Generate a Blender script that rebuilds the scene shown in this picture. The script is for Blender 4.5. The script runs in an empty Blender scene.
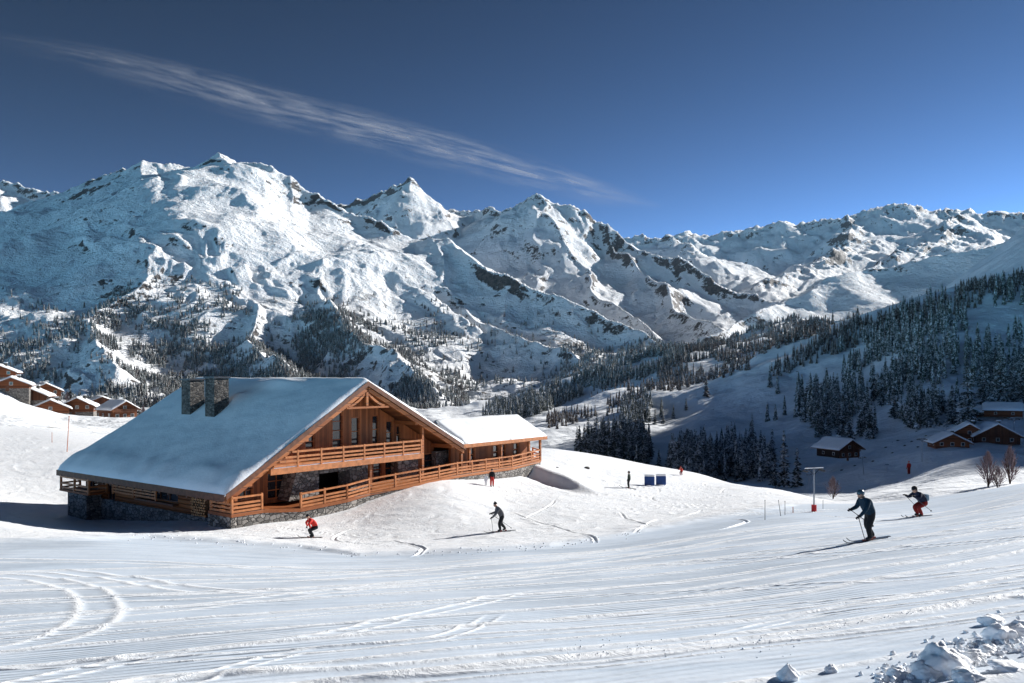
import bpy, bmesh, math, random
import numpy as np
from mathutils import Vector, Matrix
R = math.radians
F = 820.0; CX = 512.0; HY = 377.0          # focal length in pixels, principal column, horizon row
sc = bpy.context.scene
COL = sc.collection
rng = np.random.default_rng(7)
random.seed(7)
SUN_AZ = 55.0      # degrees clockwise from +Y (towards +X)
SUN_EL = 23.0

# ---------------------------------------------------------------- object helpers
def tag(o, label=None, cat=None, group=None, kind=None):
    if label: o['label'] = label
    if cat: o['category'] = cat
    if group: o['group'] = group
    if kind: o['kind'] = kind
    return o
def link(name, me, parent=None, mats=()):
    o = bpy.data.objects.new(name, me); COL.objects.link(o)
    for m in mats: me.materials.append(m)
    if parent is not None: o.parent = parent
    return o
def empty(name, loc=(0, 0, 0), rz=0.0, label=None, cat=None, group=None):
    o = bpy.data.objects.new(name, None); COL.objects.link(o)
    o.empty_display_size = .1
    o.location = loc; o.rotation_euler = (0, 0, rz)
    return tag(o, label, cat, group)
def copy_tree(o, parent=None):
    c = o.copy(); COL.objects.link(c)
    if parent is not None: c.parent = parent
    for ch in list(o.children): copy_tree(ch, c)
    return c
class MB:
    """collects simple shapes into one mesh"""
    def __init__(s): s.v = []; s.f = []; s.m = []
    def quad(s, pts, mi=0):
        n = len(s.v); s.v += [tuple(p) for p in pts]; s.f.append(tuple(range(n, n + len(pts)))); s.m.append(mi)
    def hexa(s, b, t, mi=0):
        n = len(s.v); s.v += [tuple(p) for p in b] + [tuple(p) for p in t]; k = len(b)
        s.f.append(tuple(n + i for i in reversed(range(k)))); s.f.append(tuple(n + k + i for i in range(k)))
        for i in range(k):
            j = (i + 1) % k; s.f.append((n + i, n + j, n + k + j, n + k + i))
        s.m += [mi] * (k + 2)
    def box(s, x0, x1, y0, y1, z0, z1, mi=0):
        s.hexa([(x0, y0, z0), (x1, y0, z0), (x1, y1, z0), (x0, y1, z0)], [(x0, y0, z1), (x1, y0, z1), (x1, y1, z1), (x0, y1, z1)], mi)
    def bar(s, p, q, w, h=None, mi=0, up=(0, 0, 1)):
        p = Vector(p); q = Vector(q); h = h or w; d = (q - p).normalized(); u = Vector(up)
        if abs(d.dot(u)) > .98: u = Vector((0, 1, 0))
        a = d.cross(u).normalized(); b = a.cross(d).normalized()
        c = [(-1, -1), (1, -1), (1, 1), (-1, 1)]
        s.hexa([p + a * (i * w / 2) + b * (j * h / 2) for i, j in c], [q + a * (i * w / 2) + b * (j * h / 2) for i, j in c], mi)
    def tube(s, p, q, r0, r1=None, n=8, mi=0):
        p = Vector(p); q = Vector(q); r1 = r0 if r1 is None else r1; d = (q - p).normalized()
        u = Vector((0, 0, 1)) if abs(d.z) < .95 else Vector((1, 0, 0))
        a = d.cross(u).normalized(); b = a.cross(d).normalized()
        an = [2 * math.pi * i / n for i in range(n)]
        s.hexa([p + (a * math.cos(t) + b * math.sin(t)) * r0 for t in an], [q + (a * math.cos(t) + b * math.sin(t)) * r1 for t in an], mi)
    def mesh(s, name, smooth=False):
        me = bpy.data.meshes.new(name); me.from_pydata(s.v, [], s.f)
        me.polygons.foreach_set('material_index', s.m)
        if smooth: me.polygons.foreach_set('use_smooth', [True] * len(s.f))
        bm = bmesh.new(); bm.from_mesh(me); bmesh.ops.recalc_face_normals(bm, faces=bm.faces); bm.to_mesh(me); bm.free()
        return me
    def build(s, name, mats, parent=None, smooth=False, bevel=0):
        me = s.mesh(name, smooth)
        if not isinstance(mats, (list, tuple)): mats = [mats]
        if bevel:
            bm = bmesh.new(); bm.from_mesh(me)
            bmesh.ops.bevel(bm, geom=list(bm.edges), offset=bevel, segments=1, affect='EDGES'); bm.to_mesh(me); bm.free()
        return link(name, me, parent, mats)
def np_mesh(name, V, Fq, mats, smooth=True, mi=None):
    """fast mesh from numpy arrays; Fq is (n,3) or (n,4)"""
    me = bpy.data.meshes.new(name); k = Fq.shape[1]; n = len(Fq)
    me.vertices.add(len(V)); me.vertices.foreach_set('co', np.ascontiguousarray(V, dtype=np.float32).ravel())
    me.loops.add(n * k); me.loops.foreach_set('vertex_index', np.ascontiguousarray(Fq, dtype=np.int32).ravel())
    me.polygons.add(n); me.polygons.foreach_set('loop_start', np.arange(0, n * k, k, dtype=np.int32))
    me.polygons.foreach_set('use_smooth', np.full(n, smooth))
    for m in mats: me.materials.append(m)
    if mi is not None: me.polygons.foreach_set('material_index', np.ascontiguousarray(mi, dtype=np.int32))
    me.update(calc_edges=True)
    return me

# ---------------------------------------------------------------- materials
class NT:
    def __init__(s, name):
        s.mat = bpy.data.materials.new(name); s.mat.use_nodes = True
        s.t = s.mat.node_tree; s.t.nodes.clear()
        s.out = s.t.nodes.new('ShaderNodeOutputMaterial')
    def n(s, typ, **kw):
        nd = s.t.nodes.new('ShaderNode' + typ)
        for k, v in kw.items():
            if k in nd.inputs: s.set(nd.inputs[k], v)
            else: setattr(nd, k, v)
        return nd
    def set(s, sock, v):
        if isinstance(v, bpy.types.NodeSocket): s.t.links.new(v, sock)
        elif isinstance(v, bpy.types.Node): s.t.links.new(v.outputs[0], sock)
        else: sock.default_value = v
    def math(s, op, a, b=0.0, c=0.0, clamp=False):
        nd = s.t.nodes.new('ShaderNodeMath'); nd.operation = op; nd.use_clamp = clamp
        s.set(nd.inputs[0], a); s.set(nd.inputs[1], b); s.set(nd.inputs[2], c); return nd.outputs[0]
    def ramp(s, v, a, b, lo=0.0, hi=1.0):
        nd = s.t.nodes.new('ShaderNodeMapRange'); nd.interpolation_type = 'SMOOTHSTEP'
        s.set(nd.inputs[0], v); s.set(nd.inputs[1], a); s.set(nd.inputs[2], b); s.set(nd.inputs[3], lo); s.set(nd.inputs[4], hi)
        return nd.outputs[0]
    def mix(s, f, a, b):
        nd = s.t.nodes.new('ShaderNodeMix'); nd.data_type = 'RGBA'
        s.set(nd.inputs[0], f); s.set(nd.inputs[6], a); s.set(nd.inputs[7], b); return nd.outputs[2]
    def noise(s, scale, detail=4, rough=.55, vec=None, dist=0.0):
        nd = s.t.nodes.new('ShaderNodeTexNoise'); nd.inputs['Scale'].default_value = scale
        nd.inputs['Detail'].default_value = detail; nd.inputs['Roughness'].default_value = rough
        nd.inputs['Distortion'].default_value = dist
        if vec is not None: s.set(nd.inputs['Vector'], vec)
        return nd.outputs[0]
    def obj(s): return s.t.nodes.new('ShaderNodeTexCoord').outputs['Object']
    def mapv(s, vec, scale=(1, 1, 1), rot=(0, 0, 0)):
        nd = s.t.nodes.new('ShaderNodeMapping'); s.set(nd.inputs[0], vec)
        nd.inputs['Scale'].default_value = scale; nd.inputs['Rotation'].default_value = rot; return nd.outputs[0]
    def bump(s, h, strength=.5, dist=.1, nrm=None):
        nd = s.t.nodes.new('ShaderNodeBump'); s.set(nd.inputs['Height'], h)
        nd.inputs['Strength'].default_value = strength; nd.inputs['Distance'].default_value = dist
        if nrm is not None: s.set(nd.inputs['Normal'], nrm)
        return nd.outputs[0]
    def bsdf(s, col, rough=.6, spec=.3, nrm=None, metal=0.0, **kw):
        b = s.t.nodes.new('ShaderNodeBsdfPrincipled')
        s.set(b.inputs['Base Color'], col); s.set(b.inputs['Roughness'], rough); s.set(b.inputs['Metallic'], metal)
        s.set(b.inputs['Specular IOR Level'], spec)
        for k, v in kw.items(): s.set(b.inputs[k.replace('_', ' ')], v)
        if nrm is not None: s.set(b.inputs['Normal'], nrm)
        s.t.links.new(b.outputs[0], s.out.inputs[0]); return s.mat
def rgb(r, g, b): return (r, g, b, 1.0)
def plain(name, c, rough=.6, spec=.3, metal=0.0, var=.25, scale=6.0, bump=.0):
    t = NT(name); v = t.noise(scale, 4, .6, t.obj())
    c0 = tuple(x * (1 - var) for x in c); c1 = tuple(min(1, x * (1 + var)) for x in c)
    h = t.ramp(v, .3, .7)
    return t.bsdf(t.mix(h, rgb(*c0), rgb(*c1)), rough, spec, t.bump(v, bump, .02) if bump else None, metal)

def mat_snow_ground():
    t = NT('piste_snow'); p = t.obj()
    at = t.n('Attribute', attribute_name='groomed').outputs['Fac']
    # corduroy: fine combed ridges along the piste
    ca, sa = math.cos(R(20)), math.sin(R(20))
    sx = t.n('SeparateXYZ'); t.set(sx.inputs[0], p)
    warp = t.noise(.35, 2, .5, p)
    s = t.math('ADD', t.math('MULTIPLY', sx.outputs[0], -sa), t.math('MULTIPLY', sx.outputs[1], ca))
    s = t.math('ADD', s, t.math('MULTIPLY', warp, .55))
    w = t.math('SINE', t.math('MULTIPLY', s, 2 * math.pi / .21))
    patch = t.ramp(t.noise(.16, 3, .6, t.mapv(p, (1, 1, 1), (0, 0, R(-20)))), .36, .6)
    h1 = t.math('MULTIPLY', t.math('MULTIPLY', w, .030), t.math('MULTIPLY', patch, at))
    streak = t.noise(1.0, 4, .55, t.mapv(p, (.035, 1.9, 1), (0, 0, R(-20))))
    h1b = t.math('MULTIPLY', t.math('MULTIPLY', streak, .035), at)
    g = t.noise(9, 6, .65, p); g2 = t.noise(1.1, 5, .6, p)
    h2 = t.math('ADD', t.math('MULTIPLY', g, .006), t.math('MULTIPLY', g2, .02))
    inv = t.math('SUBTRACT', 1.0, at)
    scr = t.noise(2.2, 6, .72, p, 1.2)
    h3 = t.math('MULTIPLY', t.math('MULTIPLY', scr, .07), inv)
    h = t.math('ADD', t.math('ADD', h1, h1b), t.math('ADD', h2, h3))
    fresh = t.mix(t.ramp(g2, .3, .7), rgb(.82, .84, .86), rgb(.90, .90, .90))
    packed_dim = t.mix(t.ramp(streak, .35, .65), rgb(.54, .62, .71), rgb(.65, .71, .78))  # packed snow, also darkened and streaked to paint in dim light and relief
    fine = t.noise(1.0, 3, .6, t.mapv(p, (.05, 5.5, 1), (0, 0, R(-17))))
    packed_dim = t.mix(t.math('MULTIPLY', t.ramp(fine, .60, .74), .18), packed_dim, rgb(.88, .89, .91))
    col = t.mix(at, fresh, packed_dim)
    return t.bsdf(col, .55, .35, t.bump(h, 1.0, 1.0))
def mat_hill():
    t = NT('hillside_snow'); p = t.obj()
    n1 = t.noise(.02, 6, .62, p); n2 = t.noise(.11, 6, .7, p)
    v = t.ramp(t.math('ADD', t.math('MULTIPLY', n2, .65), t.math('MULTIPLY', n1, .35)), .625, .66)
    col = t.mix(v, rgb(.84, .86, .88), rgb(.12, .10, .08))
    return t.bsdf(col, .6, .25, t.bump(t.math('ADD', t.math('MULTIPLY', n1, 6.0), t.math('MULTIPLY', n2, 1.6)), .7, 1.0))
def mat_mountain():
    t = NT('mountain_snow_and_rock'); p = t.obj()
    geo = t.n('NewGeometry'); sp = t.n('SeparateXYZ'); t.set(sp.inputs[0], geo.outputs['Normal'])
    nz = sp.outputs[2]
    pos = t.n('SeparateXYZ'); t.set(pos.inputs[0], geo.outputs['Position'])
    n1 = t.noise(.0030, 7, .66, p); n2 = t.noise(.016, 6, .72, p); n3 = t.noise(.07, 4, .7, p)
    q = t.math('ADD', nz, t.math('MULTIPLY', t.math('SUBTRACT', n1, .5), .75))
    q = t.math('ADD', q, t.math('MULTIPLY', t.math('SUBTRACT', n2, .5), .75))
    q = t.math('ADD', q, t.math('MULTIPLY', t.math('SUBTRACT', n3, .5), .35))
    cr = t.n('Attribute', attribute_name='crest').outputs['Fac']; rn = t.n('Attribute', attribute_name='run').outputs['Fac']
    q = t.math('SUBTRACT', q, t.math('MULTIPLY', cr, t.ramp(pos.outputs[1], 3000, 9000, .03, .17)))
    q = t.math('ADD', q, t.math('MULTIPLY', rn, .6))
    rock = t.ramp(q, .64, .58)
    # scrub and boulders poking through on the lower flanks
    low = t.ramp(pos.outputs[2], 620, -50)
    s = t.math('ADD', t.math('MULTIPLY', t.noise(.030, 5, .75, p), .6), t.math('MULTIPLY', n1, .4))
    scrub = t.math('MULTIPLY', t.math('MULTIPLY', t.ramp(s, .55, .59), t.math('SUBTRACT', 1.0, rn)), t.math('MULTIPLY', low, t.ramp(nz, .99, .93)))
    rc = t.mix(t.ramp(n3, .3, .7), rgb(.045, .043, .046), rgb(.15, .125, .11))
    col = t.mix(rock, rgb(.91, .92, .93), rc)
    col = t.mix(scrub, col, rgb(.07, .06, .055))
    hb = t.math('ADD', t.math('MULTIPLY', n2, 26.0), t.math('MULTIPLY', n3, 7.0))
    hb = t.math('ADD', hb, t.math('MULTIPLY', rock, -3.0))
    return t.bsdf(col, .7, .2, t.bump(hb, .8, 1.0))

# ---------------------------------------------------------------- numpy noise
_perm = np.random.default_rng(3).permutation(512).astype(np.int64)
def perlin(x, y, seed=0):
    xi = np.floor(x).astype(np.int64); yi = np.floor(y).astype(np.int64); xf = x - xi; yf = y - yi
    def g(ix, iy, dx, dy):
        h = _perm[(_perm[(ix + seed * 57) & 511] + iy) & 511] * (2 * np.pi / 512)
        return np.cos(h) * dx + np.sin(h) * dy
    u = xf * xf * xf * (xf * (xf * 6 - 15) + 10); v = yf * yf * yf * (yf * (yf * 6 - 15) + 10)
    a = g(xi, yi, xf, yf); b = g(xi + 1, yi, xf - 1, yf); c = g(xi, yi + 1, xf, yf - 1); d = g(xi + 1, yi + 1, xf - 1, yf - 1)
    return ((a + (b - a) * u) * (1 - v) + (c + (d - c) * u) * v) * 1.5
def fbm(x, y, octv=4, seed=0, gain=.5):
    s = 0; a = 1
    for i in range(octv):
        s = s + a * perlin(x * 2 ** i, y * 2 ** i, seed + i); a *= gain
    return s
def ridged(x, y, octv=6, seed=0, gain=.52):
    s = 0; a = 1.0; w = 1.0; tot = 0
    for i in range(octv):
        c, sn = math.cos(i * .7), math.sin(i * .7)
        xr = (x * c - y * sn) * 2.03 ** i; yr = (x * sn + y * c) * 2.03 ** i
        n = 1 - np.abs(perlin(xr, yr, seed + i)); n = n * n * w
        w = np.clip(n * 1.8, 0, 1); s = s + a * n; tot += a; a *= gain
    return s / tot
def sstep(a, b, x):
    t = np.clip((x - a) / (b - a), 0, 1); return t * t * (3 - 2 * t)

# ---------------------------------------------------------------- near and middle terrain (smooth spline through surveyed spot heights)
SURVEY = {
 -300: [(4, 930), (8, 735), (12, 672), (18, 618), (26, 576), (34, 548), (45, 520), (60, 492), (100, 430), (160, 382), (230, 362), (300, 368), (600, 395), (1000, 405), (1600, 400)],
 0: [(4, 920), (8, 712), (12, 655), (18, 609), (26, 573), (34, 551), (38, 543), (45, 528), (60, 510), (80, 478), (100, 448), (130, 425), (160, 408), (190, 400), (230, 386), (262, 384), (300, 400), (400, 415), (700, 412), (1000, 410), (1600, 400)],
 50: [(120, 432), (170, 424), (215, 416), (250, 404), (300, 414)],
 100: [(34, 551), (38, 543), (48, 534), (62, 520), (80, 482), (100, 452), (140, 432), (170, 425), (220, 416), (260, 412), (320, 428), (500, 430), (1000, 418), (1600, 404)],
 230: [(8, 706), (18, 604), (26, 574), (34, 556), (40, 546), (48, 534), (58, 511), (80, 475), (110, 455), (160, 432), (250, 425), (400, 435), (1000, 420), (1600, 406)],
 350: [(34, 560), (40, 551), (48, 537), (56, 513), (62, 496), (80, 474), (130, 455), (300, 445), (1000, 420), (1600, 408)],
 440: [(26, 572), (36, 556), (42, 545), (48, 534), (55, 509), (62, 486), (70, 472), (90, 458), (130, 460), (300, 455), (600, 440), (1000, 420), (1600, 408)],
 512: [(4, 893), (8, 692), (12, 632), (18, 595), (26, 569), (34, 554), (40, 546), (48, 532), (60, 507), (68, 488), (77, 466), (90, 454), (105, 449), (130, 462), (200, 472), (320, 470), (600, 432), (1000, 412), (1400, 402), (1600, 405)],
 552: [(40, 545), (60, 507), (72, 485), (82, 467), (95, 453), (110, 449), (130, 462), (200, 478), (320, 470), (600, 428), (800, 409), (930, 420), (1100, 412), (1400, 386), (1600, 390)],
 610: [(34, 550), (48, 530), (60, 510), (75, 488), (90, 469), (102, 461), (113, 457), (135, 475), (200, 492), (300, 470), (400, 446), (600, 424), (760, 404), (880, 394), (980, 412), (1080, 410), (1250, 378), (1400, 364), (1600, 372)],
 700: [(8, 684), (12, 625), (18, 586), (26, 558), (34, 540), (45, 527), (60, 511), (80, 491), (95, 479), (105, 474), (130, 492), (200, 498), (300, 478), (350, 466), (450, 440), (600, 410), (730, 386), (820, 376), (920, 394), (1050, 390), (1250, 358), (1400, 346), (1600, 350)],
 780: [(26, 549), (34, 532), (45, 519), (60, 506), (75, 495), (88, 490), (110, 505), (200, 492), (280, 478), (350, 460), (450, 430), (600, 388), (760, 350), (860, 372), (1000, 368), (1250, 350), (1400, 342), (1600, 348)],
 866: [(8, 672), (12, 612), (18, 567), (26, 540), (34, 526), (42, 517), (55, 507), (68, 503), (90, 514), (120, 520), (200, 488), (270, 461), (350, 438), (450, 398), (600, 350), (700, 323), (850, 350), (1100, 350), (1400, 345), (1600, 350)],
 940: [(26, 530), (34, 519), (42, 512), (52, 500), (60, 496), (78, 503), (110, 505), (150, 487), (200, 468), (250, 450), (300, 430), (400, 385), (520, 332), (620, 300), (800, 312), (1400, 340)],
 1024: [(4, 862), (8, 650), (12, 594), (18, 546), (26, 518), (35, 502), (45, 491), (58, 484), (75, 491), (110, 497), (180, 468), (250, 445), (300, 420), (400, 388), (500, 335), (590, 290), (800, 300), (1400, 330)],
 1300: [(4, 840), (8, 600), (14, 540), (26, 482), (45, 462), (60, 458), (110, 465), (200, 425), (300, 385), (400, 350), (500, 300), (590, 262), (800, 275), (1400, 320)],
}
_pts = np.array([(c / 110.0, math.log(y) * 4.2, r) for c, l in SURVEY.items() for y, r in l])
def _tps_fit(P, lam=.02):
    n = len(P); d2 = (P[:, None, 0] - P[None, :, 0]) ** 2 + (P[:, None, 1] - P[None, :, 1]) ** 2
    K = .5 * d2 * np.log(d2 + 1e-12) + lam * np.eye(n)
    Q = np.c_[np.ones(n), P[:, 0], P[:, 1]]
    A = np.block([[K, Q], [Q.T, np.zeros((3, 3))]]); b = np.r_[P[:, 2], 0, 0, 0]
    return np.linalg.solve(A, b)
_w = _tps_fit(_pts)
def surv_row(px, y):
    a = np.asarray(px, dtype=np.float64) / 110.0; b = np.log(np.asarray(y, dtype=np.float64)) * 4.2
    out = _w[-3] + _w[-2] * a + _w[-1] * b
    for (pa, pb, _), w in zip(_pts, _w[:-3]):
        d2 = (a - pa) ** 2 + (b - pb) ** 2
        out = out + w * .5 * d2 * np.log(d2 + 1e-12)
    return out
def H0(x, y):
    """terrain height without small relief, y < 1600"""
    yc = np.clip(y, 3.0, 1600)
    px = np.clip(CX + F * x / y, -420, 1420)
    return (HY - surv_row(px, yc)) / F * y

RIDGES = [  # (k, polyline of (column, row, distance in m))
 (.60, [(-300, 262, 4600), (-150, 235, 4500), (-60, 218, 4500), (20, 207, 4400), (60, 193, 4300), (100, 176, 4200), (150, 166, 4100), (185, 165, 4100), (205, 160, 4100), (230, 154, 4100), (262, 166, 4100), (300, 183, 4000), (330, 193, 3900), (372, 211, 3800), (420, 238, 3600), (470, 261, 3400), (520, 288, 3200), (560, 305, 3000), (600, 328, 2800), (645, 352, 2600), (700, 374, 2400)]),
 (.50, [(150, 166, 4100), (120, 205, 3700), (80, 228, 3400), (130, 248, 3150), (160, 268, 2950), (130, 292, 2600), (105, 325, 2300), (120, 372, 1950)]),
 (.50, [(230, 154, 4100), (245, 200, 3750), (262, 236, 3350), (235, 270, 3000), (245, 300, 2700), (262, 340, 2300), (290, 385, 1900)]),
 (.50, [(300, 183, 4000), (292, 232, 3500), (310, 268, 3150), (340, 302, 2750), (400, 348, 2300), (440, 392, 1900)]),
 (.50, [(420, 238, 3600), (440, 280, 3250), (490, 322, 2850), (545, 352, 2500), (590, 372, 2200)]),
 (.45, [(-60, 218, 4500), (-20, 262, 3800), (30, 300, 3100), (10, 345, 2500), (-40, 380, 2000)]),
 (.50, [(-300, 262, 4600), (-260, 320, 3200), (-240, 370, 2200)]),
 (.62, [(-250, 190, 6600), (-60, 182, 6500), (0, 179, 6500), (22, 180, 6400), (50, 193, 6200), (95, 212, 6000)]),
 (.66, [(300, 236, 7600), (345, 200, 7500), (380, 190, 7400), (408, 182, 7300), (440, 205, 7200), (470, 213, 7200), (490, 210, 7000), (502, 216, 6900), (530, 199, 6800), (560, 209, 6700), (600, 227, 6500), (640, 244, 6200), (690, 268, 5800), (740, 292, 5400), (778, 306, 5100)]),
 (.58, [(408, 182, 7300), (425, 225, 6700), (460, 262, 6100), (480, 290, 5600)]),
 (.58, [(530, 199, 6800), (545, 240, 6100), (580, 275, 5500), (615, 304, 5000), (650, 332, 4500)]),
 (.55, [(600, 227, 6500), (640, 268, 5700), (690, 305, 5000), (725, 328, 4400)]),
 (.60, [(520, 250, 12600), (610, 236, 12500), (660, 240, 12000), (680, 231, 12000), (720, 236, 12000), (780, 222, 12000), (800, 226, 12000), (850, 216, 12000), (880, 207, 12000), (905, 205, 12000), (950, 212, 12000), (990, 209, 12000), (1024, 214, 12000), (1150, 205, 12000), (1350, 200, 12000)]),
 (.50, [(665, 234, 9600), (700, 248, 9100), (740, 272, 8600), (778, 302, 8000)]),
 (.42, [(850, 216, 12000), (852, 248, 10000), (800, 270, 8200), (760, 292, 7200)]),
 (.42, [(950, 212, 12000), (940, 240, 9800), (880, 262, 8000), (820, 285, 6800)]),
 (.56, [(640, 347, 3000), (700, 336, 3200), (750, 318, 3400), (800, 299, 3600), (850, 279, 3800), (930, 256, 3900), (1024, 230, 4000), (1150, 200, 4000), (1400, 150, 4000)]),
 (.38, [(600, 352, 2300), (690, 344, 2300), (740, 328, 2400), (800, 318, 2500), (870, 320, 2400), (960, 318, 2300)]),
]
RUNS = []
SHADE_RIDGE = [(.9, [(728, 607, 308), (721, 617, 306), (716, 624, 278), (711, 630, 306), (705, 640, 312), (699, 648, 284), (694, 655, 312), (686, 666, 316), (682, 673, 292), (677, 680, 318), (704, 738, 345), (916, 1045, 425), (1134, 1345, 450), (1500, 1700, 520)])]   # unseen ridge added on the right, notched to streak the valley with shade
def Hfar(x, y, noise=True):
    x = x.astype(np.float64); y = y.astype(np.float64)
    yb = np.clip(y, 3, 1600); u = x / y
    zb = (HY - surv_row(np.clip(CX + F * u, -420, 1420), yb)) / F * yb
    base = zb - np.clip(y - 1600, 0, None) * .10; base = np.maximum(base, zb - 260)
    T = 22.0; acc = np.zeros_like(base); mx = np.full_like(base, -1e9); zs = []
    wx = x + fbm(x / 900, y / 900, 3, 40) * 140 * sstep(1700, 2600, y); wy = y + fbm(x / 900, y / 900, 3, 50) * 140 * sstep(1700, 2600, y)
    RW = [(k, [((c - CX) / F * d, d, (HY - r) / F * d) for c, r, d in pl]) for k, pl in RIDGES] + SHADE_RIDGE
    cz = np.full_like(base, -1e9); cd_ = np.full_like(base, 1e9)
    for k, P in RW:
        best = np.full_like(base, -1e9); bd = np.full_like(base, 1e9)
        for (x0, y0, z0), (x1, y1, z1) in zip(P[:-1], P[1:]):
            dx, dy = x1 - x0, y1 - y0; L2 = dx * dx + dy * dy
            t = np.clip(((wx - x0) * dx + (wy - y0) * dy) / L2, 0, 1)
            d = np.hypot(wx - x0 - t * dx, wy - y0 - t * dy)
            drop = k * d * (1 + .42 * np.exp(-d / 130.0)) + 4 * (1 - np.exp(-d / 40.0))
            v = z0 + t * (z1 - z0) - drop; bd = np.where(v > best, d, bd); best = np.maximum(best, v)
        cd_ = np.where(best > cz, bd, cd_); cz = np.maximum(cz, best)
        zs.append(best); mx = np.maximum(mx, best)
    mx = np.maximum(mx, base)
    for b in zs + [base]: acc += np.exp(np.clip((b - mx) / T, -40, 0))
    h = mx + T * np.log(acc)
    global CREST, RUN
    CREST = np.exp(-cd_ / (60 + .022 * y)) * sstep(0, 300, h - base)
    RUN = np.zeros_like(base)
    if not noise: return h
    if noise:
        if RUNS:
            for pl, wd in RUNS:
                for (x0, y0), (x1, y1) in zip(pl[:-1], pl[1:]):
                    dx, dy = x1 - x0, y1 - y0; t = np.clip(((x - x0) * dx + (y - y0) * dy) / (dx * dx + dy * dy + 1e-6), 0, 1)
                    RUN = np.maximum(RUN, 1 - sstep(.6, 1.15, np.hypot(x - x0 - t * dx, y - y0 - t * dy) / wd + .25 * perlin(x / 120, y / 120, 77)))
        rise = sstep(0, 380, h - base)
        px = CX + F * u
        calm = sstep(640, 760, px) * sstep(5200, 4400, y)           # the broad smooth slope on the right
        amp = (29 + 26 * sstep(4500, 7000, y) + 10 * sstep(8000, 11000, y)) * (1 - .80 * calm)
        wx2 = x + 90 * fbm(x / 420, y / 420, 3, 11); wy2 = y + 90 * fbm(x / 420, y / 420, 3, 21)
        s = 1 + .7 * sstep(5000, 9000, y)
        r = ridged(wx2 / (640 * s), wy2 / (640 * s), 8, 5, .54 if y.min() < 4699 else .52)
        r2 = fbm(x / 95, y / 95, 4, 33)
        jag = ridged(x / (210 * s), y / (210 * s), 4, 55, .55)
        rise = rise * (1 - .88 * RUN)
        h = h + rise * (amp * (r - .40) * 2.0 + amp * .07 * r2 + CREST * (10 + 60 * sstep(5200, 9000, y)) * (ridged(x / (120 * s), y / (120 * s), 4, 57, .6) - .45) + (9 + 26 * sstep(5200, 9000, y)) * (jag - .45) * (1 - .7 * calm))
        low = sstep(-30, 60, mx - base) * sstep(1500, 1900, y) * (1 - .85 * calm)
        h = h + low * (1 - rise) * 46 * (ridged(wx2 / 330, wy2 / 330, 6, 15, .6) - .35)
        h = h + sstep(1500, 2200, y) * 5 * fbm(x / 160, y / 160, 4, 61)
        h = h + (1 - rise) * relief_mid(x, y)
    return h
def relief_mid(x, y):
    a = sstep(118, 200, y)
    return a * (2.6 * fbm(x / 45, y / 45, 4, 71) + sstep(300, 700, y) * 11 * fbm(x / 150, y / 210, 3, 75))
def grid_mesh(name, us, ys, hf, mat, attr=None, crest=False):
    U, Y = np.meshgrid(us, ys); X = U * Y
    Z = hf(X.ravel(), Y.ravel()).reshape(X.shape)
    V = np.stack([X, Y, Z], -1).reshape(-1, 3); n = len(us); m = len(ys)
    i = (np.arange(m - 1)[:, None] * n + np.arange(n - 1)[None, :]).ravel()
    Q = np.stack([i, i + 1, i + n + 1, i + n], -1)
    me = np_mesh(name, V, Q, [mat])
    if crest:
        for nm, arr in (('crest', CREST), ('run', RUN)): a = me.attributes.new(nm, 'FLOAT', 'POINT'); a.data.foreach_set('value', arr.astype(np.float32))
    if attr is not None:
        a = me.attributes.new('groomed', 'FLOAT', 'POINT'); a.data.foreach_set('value', attr(X.ravel(), Y.ravel()).astype(np.float32))
    o = link(name, me); tag(o, kind='structure'); return o, X, Y, Z
def us_list(step):
    core = np.arange(-.67, .67, step); l = -np.geomspace(.68, 1.05, 40)[::-1]; r = np.geomspace(.68, 2.0, 90)
    return np.r_[l, core, r]

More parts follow.
